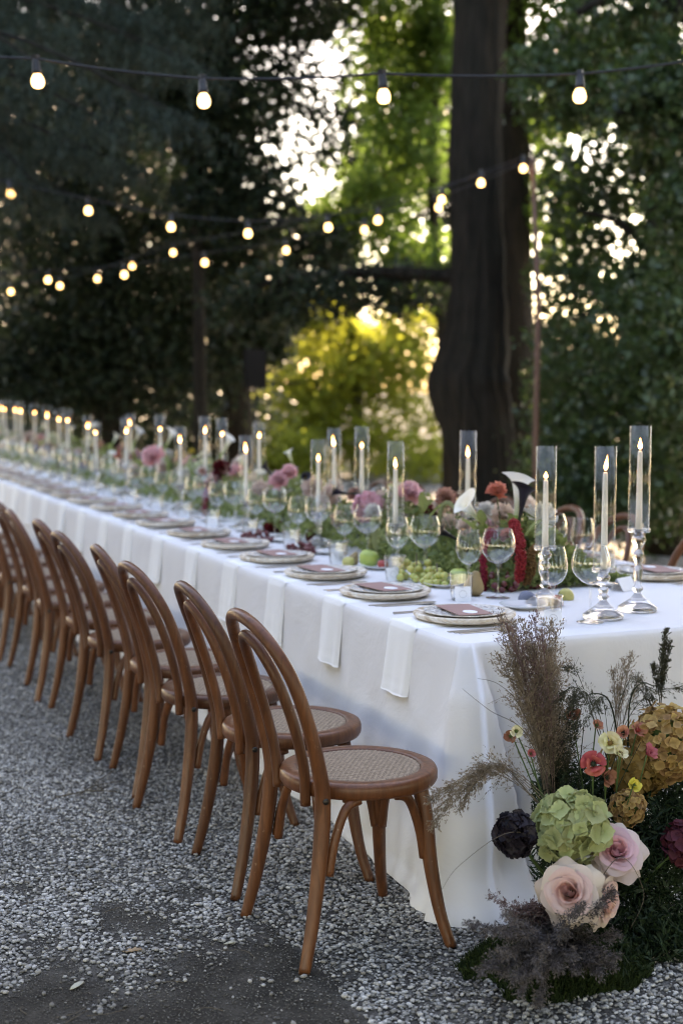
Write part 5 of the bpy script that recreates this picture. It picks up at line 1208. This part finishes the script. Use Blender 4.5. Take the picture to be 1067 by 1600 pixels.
# a few larger leaves of the first cluster
def big_leaf(label, loc, d, L, roll, mat='lf_run'):
    def fn(u, v): return (u * L * .26 * math.sin(PI * (.06 + .92 * v)) ** .9, -.10 * L * u * u, L * v - 0 * u) if False else (u * L * .26 * math.sin(PI * (.06 + .92 * v)) ** .9, L * (.12 * abs(u) - .25 * v * v), L * v)
    me = petal_grid(fn, 7, 10).mesh('leaf_blade'); root = empty('broad_leaf', loc); tag(root, label, 'leaf', 'broad leaves of the first cluster')
    o = obj('leaf_blade', me, MAT[mat], root); o.matrix_local = qrot(d, roll); return root
for i, (px, py, X, d, L, lab) in enumerate(((740, 830, 2.5, (-.6, -.3, .7), .085, 'narrow pointed leaf below the large white calla'), (752, 822, 2.52, (-.2, -.3, .9), .075, 'upright pointed leaf below the large white calla'), (822, 838, 2.55, (.3, -.4, .8), .08, 'fresh leaf beside the thick amaranth tassel'), (835, 840, 2.5, (.6, -.3, .5), .07, 'pale leaf against the second candle chimney'),
                                          (660, 800, 2.55, (-.1, -.2, 1), .09, 'heart-shaped leaf rising above the green grapes'), (672, 810, 2.55, (.4, -.2, .8), .08, 'leaf tilting away above the green grapes'))):
    big_leaf(lab, P(px, py, X), d, L, FR.uniform(-.6, .6))
# ------------------------------------------------------------------ floor arrangement against the table's end
def Q(px, py, Y): return at_y(px, py, Y)
CORE = Vector((2.12, 3.22, .12))
def foot(p): return (p.x * .35 + CORE.x * .65, min(3.36, p.y * .4 + CORE.y * .6), .12)
TOCAM = Vector((-.55, -.82, .12))
p = Q(893, 1292, 3.02); hydrangea('big lime-green hydrangea head above the blush roses', p, TOCAM + Vector((0, 0, .35)), .092, 105, 'hyd_green', foot(p), fl=.31, lumps=.07, group='floor hydrangeas', seed=51, mat2='hyd_lilac')
p = Q(805, 1304, 3.04); hydrangea('near-black hydrangea head beside the lime-green one', p, TOCAM + Vector((-.3, 0, .1)), .052, 80, 'hyd_black', foot(p), fl=.36, group='floor hydrangeas', seed=52)
p = Q(1040, 1160, 3.18); hydrangea('large golden dried hydrangea head by the coral blooms', p, TOCAM + Vector((0, 0, .3)), .105, 290, 'hyd_gold', foot(p), fl=.15, group='floor hydrangeas', seed=53, lumps=.09)
p = Q(990, 1205, 3.22); hydrangea('brown shaded hydrangea head under the golden one', p, TOCAM, .085, 150, 'hyd_brown', foot(p), fl=.2, group='floor hydrangeas', seed=54, sep=False)
p = Q(980, 1262, 3.10); hydrangea('small bronze hydrangea head behind the rose', p, TOCAM, .050, 130, 'hyd_gold', foot(p), fl=.21, group='floor hydrangeas', seed=55, lumps=.05)
p = Q(1068, 1318, 3.02); hydrangea('burgundy hydrangea head deep in the fern shade', p, TOCAM, .058, 80, 'hyd_burg', foot(p), fl=.3, group='floor hydrangeas', seed=56)
p = Q(960, 1330, 2.95); rose('open pink rose beside the lime-green hydrangea', p - Vector((-.02, -.03, .02)), (-.30, -.72, .60), 1.02, ['pinkrose_in', 'pinkrose_in', 'pinkrose_in', 'pinkrose_mid', 'pinkrose_mid', 'pinkrose_mid', 'pinkrose_out'], foot(p), 'floor roses')
p = Q(890, 1398, 2.90); rose('full blush rose below the lime-green hydrangea', p - Vector((-.02, -.03, .01)), (-.62, -.70, .42), 1.08, ['rose_in', 'rose_in', 'rose_in', 'rose_mid', 'rose_mid', 'rose_mid', 'rose_out'], foot(p), 'floor roses')
p = Q(930, 1404, 2.95); rose('blush rose turned away behind the full one', p, (.45, -.75, -.05), 1.0, ['rose_in', 'rose_in', 'rose_mid', 'rose_mid', 'rose_mid', 'rose_mid', 'rose_out', 'rose_out'], foot(p), 'floor roses')
for (px, py, Y, d, r_, mt, lab, ct, op) in (
        (952, 1162, 3.12, (-.4, -.8, .45), .036, 'lemon', 'creamy yellow open bloom with brown eye', 'hyd_brown', .75), (965, 1180, 3.10, (.2, -.7, .6), .032, 'lemon', 'creamy bloom tilted up under the yellow open one', 'hyd_brown', .5),
        (926, 1194, 3.06, (-.45, -.8, .35), .038, 'coral', 'coral red bloom with black eye', 'stem_dark', .8), (944, 1214, 3.08, (.2, -.8, .1), .032, 'rust_red', 'dull red bloom hanging under the coral one', 'stem_dark', .5),
        (974, 1146, 3.16, (-.6, -.6, .5), .028, 'peach', 'peach cup-shaped bloom beside golden hydrangea', 'stem_dark', .35), (994, 1142, 3.18, (.2, -.7, .6), .032, 'peach', 'peach red-throated bloom beside the cup-shaped one', 'coral', .55),
        (1010, 1178, 3.10, (.35, -.7, .5), .034, 'wine_pink', 'rosy pink bloom against the golden hydrangea', 'coral', .45), (988, 1228, 3.05, (-.1, -.8, .5), .026, 'yellow', 'greenish yellow bloom above the bronze hydrangea', 'stem', .45),
        (806, 1143, 3.18, (-.4, -.8, .4), .026, 'lemon', 'small pale yellow bloom at the foot of the tall plume', 'stem', .35), (800, 1150, 3.2, (-.7, -.5, .2), .028, 'rust_red', 'rusty bloom behind the small pale yellow one', 'stem', .4),
        (828, 1178, 3.14, (-.2, -.8, .4), .018, 'wine_pink', 'tiny dark red bud low in the tall plume', 'stem', .3), (893, 1120, 3.22, (-.2, -.6, .7), .032, 'rust_red', 'russet bloom half hidden in the arching grass', 'stem_dark', .5), (930, 1135, 3.22, (.1, -.7, .6), .024, 'peach', 'faded peach bloom under the arching grass', 'stem', .4)):
    p = Q(px, py, Y); poppy(lab, p, d, r_, mt, foot(p), center=ct, group='small floor blooms', op=op)
# ---- grasses: every stalk a thin stem with side branchlets carrying seeds
def stalk_quads(base, mid, tip, rng, nb, blen, seeds, slen, start=.3, droop=.0, up=.6):
    C = cr([base, mid, tip], 12); n = len(C); T = np.gradient(C, axis=0); T /= np.linalg.norm(T, axis=1)[:, None]
    Q_ = []
    def ribbon(A, B, w):
        d = B - A; s = np.cross(d, rng.normal(size=d.shape)); s /= np.linalg.norm(s, axis=1)[:, None] + 1e-9; s *= w
        return np.stack([A - s, A + s, B + s * .6, B - s * .6], 1)
    for ang in (0, 1): Q_.append(ribbon(C[:-1], C[1:], .0013))
    t = start + (1 - start) * rng.random(nb) ** .9; i = np.clip((t * (n - 1)).astype(int), 0, n - 2); b0 = C[i]
    dirs = T[i] * up + rng.normal(0, .42, (nb, 3)); dirs[:, 2] -= droop; dirs /= np.linalg.norm(dirs, axis=1)[:, None]
    L = blen * (1.15 - .85 * (t - start) / (1 - start)) * rng.uniform(.5, 1.15, nb); b1 = b0 + dirs * L[:, None]; b1[:, 2] -= droop * L * .3
    Q_.append(ribbon(b0, b1, .0005))
    k = rng.integers(0, nb, nb * seeds); f = rng.random(nb * seeds) ** .7; sp = b0[k] + (b1 - b0)[k] * f[:, None] + rng.normal(0, .003, (nb * seeds, 3))
    sd = dirs[k] + rng.normal(0, .45, (len(k), 3)); sd /= np.linalg.norm(sd, axis=1)[:, None]; sl = slen * rng.uniform(.6, 1.3, len(k))
    s = np.cross(sd, rng.normal(size=sd.shape)); s /= np.linalg.norm(s, axis=1)[:, None]; s *= (sl * .17)[:, None]; e = sd * sl[:, None]
    Q_.append(np.stack([sp, sp + e * .45 + s, sp + e, sp + e * .45 - s], 1)); return np.concatenate(Q_)
def grass(name, label, base, stalks, mat, group='grasses in the floor arrangement', cat='ornamental grass', seed=1, **kw):
    rng = np.random.default_rng(seed); root = empty(name, base); tag(root, label, cat, group); b = np.array(base)
    for (mid, tip) in stalks:
        V = stalk_quads(b + rng.normal(0, .012, 3) * np.array([1, 1, .2]), np.array(mid), np.array(tip), rng, **kw) - b
        V[:, :, 2] = np.maximum(V[:, :, 2], .012 - b[2])
        obj('stalk', fast_mesh('stalk', V, 4), MAT[mat], root)
    return root
def fan(px, py, Y, spread_px, n, rng, hpx=40, dY=.08):
    return [(px + rng.uniform(-spread_px, spread_px), py + rng.uniform(-hpx, hpx), Y + rng.uniform(-dY, dY)) for _ in range(n)]
rg = random.Random(4)
def stalk_pts(base, tips, bow=.25, sag=0.0):
    out = []
    for (x, y, Y) in tips:
        t = Q(x, y, Y); m = Vector(base).lerp(t, .55); m.x = m.x * (1 - bow) + base[0] * bow; m.z += .02 - sag; out.append((tuple(m), tuple(t)))
    return out
b = Q(862, 1330, 3.24)
grass('plume_grass', 'tall feathery tan grass plume rising in front of the table corner', tuple(b), stalk_pts(b, fan(822, 1015, 3.22, 46, 20, rg, 48)), 'grass_tan', seed=1, nb=70, blen=.115, seeds=10, slen=.0085, start=.34, up=1.0)
grass('plume_grass', 'reddish tips of a finer grass rising through the tall plume', tuple(b), stalk_pts(b, fan(822, 975, 3.20, 52, 9, rg, 22)), 'grass_mauve', seed=2, nb=34, blen=.10, seeds=7, slen=.0085, start=.45, up=1.0)
b2 = Q(850, 1262, 3.10)
grass('plume_grass', 'tan grass plume drooping sideways across the tablecloth corner', tuple(b2), [(tuple(Q(775 + rg.uniform(-10, 10), 1205 + rg.uniform(-14, 10), 3.08)), tuple(Q(690 + rg.uniform(-22, 30), 1272 + rg.uniform(-28, 24), 3.05))) for _ in range(7)], 'grass_tan', seed=3, nb=54, blen=.075, seeds=9, slen=.0085, start=.3, up=1.0, droop=.15)
grass('dark_grass', 'dark upright grass clump behind the small yellow bloom', tuple(b), stalk_pts(b, fan(862, 1130, 3.28, 40, 22, rg, 50)), 'grass_dark', seed=4, nb=46, blen=.07, seeds=7, slen=.008, start=.3, up=.8)
grass('airy_grass', 'airy pale grass panicle against the white cloth', tuple(Q(960, 1240, 3.26)), stalk_pts(Q(960, 1240, 3.26), [(975, 1030, 3.26), (985, 1022, 3.24), (957, 1045, 3.26), (965, 1075, 3.27), (1000, 1060, 3.25)], .5), 'grass_tan', seed=5, nb=44, blen=.06, seeds=7, slen=.007, start=.5, up=1.2)
grass('dark_plume', 'narrow dark grass plume standing beyond the golden hydrangea', tuple(Q(1030, 1170, 3.30)), stalk_pts(Q(1030, 1170, 3.30), [(1040, 985, 3.3), (1046, 1005, 3.3), (1036, 1010, 3.31), (1020, 1040, 3.3)], .6), 'grass_dark', seed=6, nb=60, blen=.03, seeds=8, slen=.009, start=.45, up=1.6)
b3 = Q(950, 1190, 3.22)
grass('arching_grass', 'arching dark grass with drooping tips over the coral blooms', tuple(b3), [(tuple(Q(905, 1078, 3.2)), tuple(Q(862, 1098, 3.18))), (tuple(Q(915, 1082, 3.2)), tuple(Q(880, 1120, 3.16))), (tuple(Q(925, 1085, 3.21)), tuple(Q(895, 1140, 3.16))), (tuple(Q(985, 1060, 3.24)), tuple(Q(1020, 1090, 3.22))), (tuple(Q(990, 1075, 3.24)), tuple(Q(1030, 1125, 3.2))), (tuple(Q(905, 1060, 3.26)), tuple(Q(886, 1040, 3.28))), (tuple(Q(1000, 1095, 3.24)), tuple(Q(1065, 1072, 3.24))), (tuple(Q(940, 1090, 3.2)), tuple(Q(915, 1130, 3.15)))],
      'grass_dark', seed=7, nb=44, blen=.05, seeds=7, slen=.008, start=.35, up=.7, droop=.35)
# long bare blades
def blades(label, curves, mat, w=.0016):
    root = empty('grass_blades', tuple(Q(862, 1330, 3.2))); tag(root, label, 'grass', 'grasses in the floor arrangement'); o = np.array(root.location)
    for c in curves:
        P_ = cr([np.array(Q(*q)) - o for q in c], 8); MB().tube(P_, np.linspace(w, w * .35, len(P_)), 4).build('blade', MAT[mat], root)
blades('long thin curling blades crossing the tablecloth corner', [[(862, 1240, 3.15), (820, 1145, 3.12), (765, 1110, 3.1), (722, 1076, 3.08)], [(862, 1230, 3.16), (815, 1110, 3.12), (780, 1070, 3.1), (746, 1060, 3.1)], [(880, 1330, 3.05), (800, 1300, 3.0), (720, 1350, 2.96), (690, 1390, 2.95)], [(880, 1300, 3.1), (800, 1210, 3.08), (770, 1185, 3.08)], [(900, 1440, 2.95), (965, 1340, 2.9), (1005, 1395, 2.88), (985, 1450, 2.87)]], 'twig', .0012)
blades('broad dark blades arching beside the airy panicle', [[(980, 1200, 3.22), (983, 1100, 3.2), (1000, 1068, 3.19), (1020, 1072, 3.18)], [(970, 1190, 3.22), (955, 1105, 3.2), (935, 1084, 3.19), (905, 1090, 3.18)], [(900, 1280, 3.2), (905, 1200, 3.18), (912, 1130, 3.17)], [(915, 1280, 3.2), (930, 1210, 3.17), (955, 1170, 3.16)], [(930, 1290, 3.2), (945, 1230, 3.17), (972, 1150, 3.16)], [(945, 1290, 3.2), (960, 1240, 3.16), (1000, 1160, 3.15)]], 'stem_dark', .0030)
# ferns and dark leaves round the core
def cloud(name, label, regs, mat, n_seed, cat, asp=.5, leafy=LEAF):
    rng = np.random.default_rng(n_seed); out = []
    for (c, rx, ry, rz, n, s) in regs:
        q = rng.normal(size=(n, 3)); q /= np.linalg.norm(q, axis=1)[:, None]; q *= rng.random((n, 1)) ** .4
        p = q * np.array([rx, ry, rz]) + np.array(c); M = rand_rot(n, rng)
        out.append(np.einsum('nij,mj->nmi', M, leafy * np.array([1, asp, 1])) * (s * rng.uniform(.6, 1.4, n))[:, None, None] + p[:, None, :])
    V = np.concatenate(out); V[:, :, 1] = np.minimum(V[:, :, 1], 3.40); V[:, :, 2] = np.maximum(V[:, :, 2], .010)
    o = obj(name, fast_mesh(name, V, 4), MAT[mat]); tag(o, label, cat, kind='stuff'); return o
cloud('fern_foliage', 'dark fern leaves packed round the floor flowers', [(Q(1010, 1330, 3.16), .19, .12, .16, 6500, .030), (Q(900, 1350, 3.20), .13, .10, .14, 3200, .028), (Q(1030, 1460, 3.05), .16, .12, .10, 3600, .030), (Q(940, 1500, 3.0), .14, .12, .07, 2200, .028), (Q(1080, 1250, 3.2), .12, .1, .12, 2600, .03), (Q(880, 1240, 3.26), .10, .07, .10, 1500, .026), (Q(960, 1235, 3.28), .13, .06, .08, 1800, .026)], 'fern', 61, 'fern', .32)
# moss mound at the foot
def moss():
    rng = np.random.default_rng(71); c = at_z(850, 1545, 0); n = 16000; a = rng.uniform(0, 2 * PI, n); r = np.sqrt(rng.random(n))
    ex = .25 * (1 + .12 * np.sin(3 * a + 1) + .09 * np.sin(7 * a) + .05 * np.sin(17 * a)); x = c.x + .10 + ex * r * np.cos(a); y = c.y + .10 + .20 * r * np.sin(a) * (1 + .1 * np.sin(5 * a))
    h = .075 * (1 - r ** 2.2) + .022 * vnoise(x, y, 12, 22) * (1 - r ** 4)
    d = rng.normal(0, .5, (n, 3)); d[:, 2] = 1; d /= np.linalg.norm(d, axis=1)[:, None]; L = rng.uniform(.008, .026, n)
    s = np.cross(d, rng.normal(size=(n, 3))); s /= np.linalg.norm(s, axis=1)[:, None]; s *= .0019
    p = np.stack([x, y, h], 1); e = d * L[:, None]
    root = empty('moss_mound', (c.x + .10, c.y + .10, 0)); tag(root, 'dark green moss mound at the foot of the floor flowers', 'moss', kind='stuff'); o = np.array(root.location)
    obj('moss_tufts', fast_mesh('moss_tufts', np.stack([p - s, p + s, p + e + s * .4, p + e - s * .4], 1) - o, 4), MAT['moss'], root)
    def fn(u, v):
        a = 2 * PI * u; r = v; ex = .25 * (1 + .12 * math.sin(3 * a + 1) + .09 * math.sin(7 * a) + .05 * math.sin(17 * a))
        return (ex * r * math.cos(a), .20 * r * math.sin(a) * (1 + .1 * math.sin(5 * a)), .075 * (1 - r ** 2.2) + .001)
    MB().grid(fn, 48, 12, True).build('moss_body', MAT['moss'], root)
moss()
# dried grey sprays falling over the moss
b4 = Q(858, 1440, 3.02)
st = []
for k in range(30):
    f = k / 29; x = 738 + 235 * f + rg.uniform(-12, 12); y = 1560 - 60 * abs(f - .42) * 2 + rg.uniform(-40, 18) - (75 if k % 3 == 0 else 0)
    t = at_y(x, y, 2.74 + .10 * abs(f - .4) + rg.uniform(-.03, .06)); t.z = max(t.z, .03); m = Vector(b4).lerp(t, .45); m.z = max(b4.z, m.z) - .02; st.append((tuple(m), tuple(t)))
grass('dried_spray', 'grey-mauve dried sprays tumbling over the moss mound', tuple(b4), st, 'grass_grey', cat='dried flowers', seed=8, nb=120, blen=.06, seeds=9, slen=.0085, start=.12, up=.8, droop=.25)
b5 = Q(835, 1470, 3.02)
grass('dried_spray', 'dusky purple sprays bunched below the near-black hydrangea', tuple(b5), [(tuple(Q(830 + rg.uniform(-20, 20), 1430, 3.0)), tuple(Q(800 + rg.uniform(-40, 70), 1412 + rg.uniform(-14, 30), 2.97))) for _ in range(14)], 'grass_mauve', cat='dried flowers', seed=9, nb=44, blen=.04, seeds=7, slen=.008, start=.3, up=.5)

# ------------------------------------------------------------------ litter on the bare soil
def fallen_leaf(label, px, py, L, rz, mat, pts):
    p = at_z(px, py, 0); v = np.array(pts) * L
    mb = MB(); n = len(v); mb.add([(x, y, .006 + .010 * abs(y) / (L * .3) * .3 + .004 * math.sin(x * 60)) for x, y in v] + [(0, 0, .004)] + [(x, y, .0048 + .010 * abs(y) / (L * .3) * .3 + .004 * math.sin(x * 60)) for x, y in v] + [(0, 0, .0028)],
                                  [(i, (i + 1) % n, n) for i in range(n)] + [(n + 1 + (i + 1) % n, n + 1 + i, 2 * n + 1) for i in range(n)] + [(i, n + 1 + i, n + 1 + (i + 1) % n, (i + 1) % n) for i in range(n)])
    o = mb.build('fallen_leaf', MAT[mat]); o.location = (p.x, p.y, p.z + .003); o.rotation_euler[2] = rz; tag(o, label, 'leaf', 'fallen leaves'); return o
oak = [(-.5, 0), (-.3, .12), (-.2, .26), (-.05, .14), (.08, .30), (.2, .14), (.38, .16), (.5, 0), (.36, -.14), (.2, -.12), (.06, -.28), (-.06, -.13), (-.22, -.24), (-.32, -.1)]
oval = [(-.5, 0), (-.3, .16), (0, .24), (.3, .17), (.5, 0), (.3, -.15), (0, -.2), (-.3, -.14)]
fallen_leaf('curled orange-brown leaf lying on the bare soil', 207, 1490, .055, -.5, 'dry', oak)
fallen_leaf('pale flat leaf lying on the bare soil', 121, 1545, .042, .4, 'dry_pale', oval)
fallen_leaf('grey pointed leaf lying among the gravel near the chair feet', 360, 1478, .035, -.4, 'dry_pale', oval)
tw = random.Random(8)
for k in range(26):
    px, py = tw.uniform(10, 460), tw.uniform(1395, 1592)
    p = at_z(px, py, 0); a = tw.uniform(0, PI); L = tw.uniform(.03, .11); bnd = tw.uniform(-.25, .25) * L
    P_ = cr([(-L / 2 * math.cos(a), -L / 2 * math.sin(a), .003), (-bnd * math.sin(a), bnd * math.cos(a), .005), (L / 2 * math.cos(a), L / 2 * math.sin(a), .003)], 5)
    o = MB().tube(P_, np.linspace(.0011, .0006, len(P_)), 5).build('pine_needle', MAT['twig']); o.location = (p.x, p.y, .003); tag(o, 'thin dry needle lying on the bare dark soil', 'twig', 'dry needles on the soil')
p = at_z(140, 1245, 0)
for k in range(3):
    o = MB().tube(cr([(-.12 + .04 * k, -.02 * k, .006), (0, .015, .012), (.10 + .05 * k, -.01 + .03 * k, .006)], 5), np.linspace(.003, .0015, 11), 5).build('fallen_twig', MAT['twig']); o.location = (p.x + .03 * k, p.y + .05 * k, .006); o.rotation_euler[2] = .4 * k; tag(o, 'brown fallen twig lying on pale gravel beside the chair row', 'twig', 'fallen twigs on the gravel')
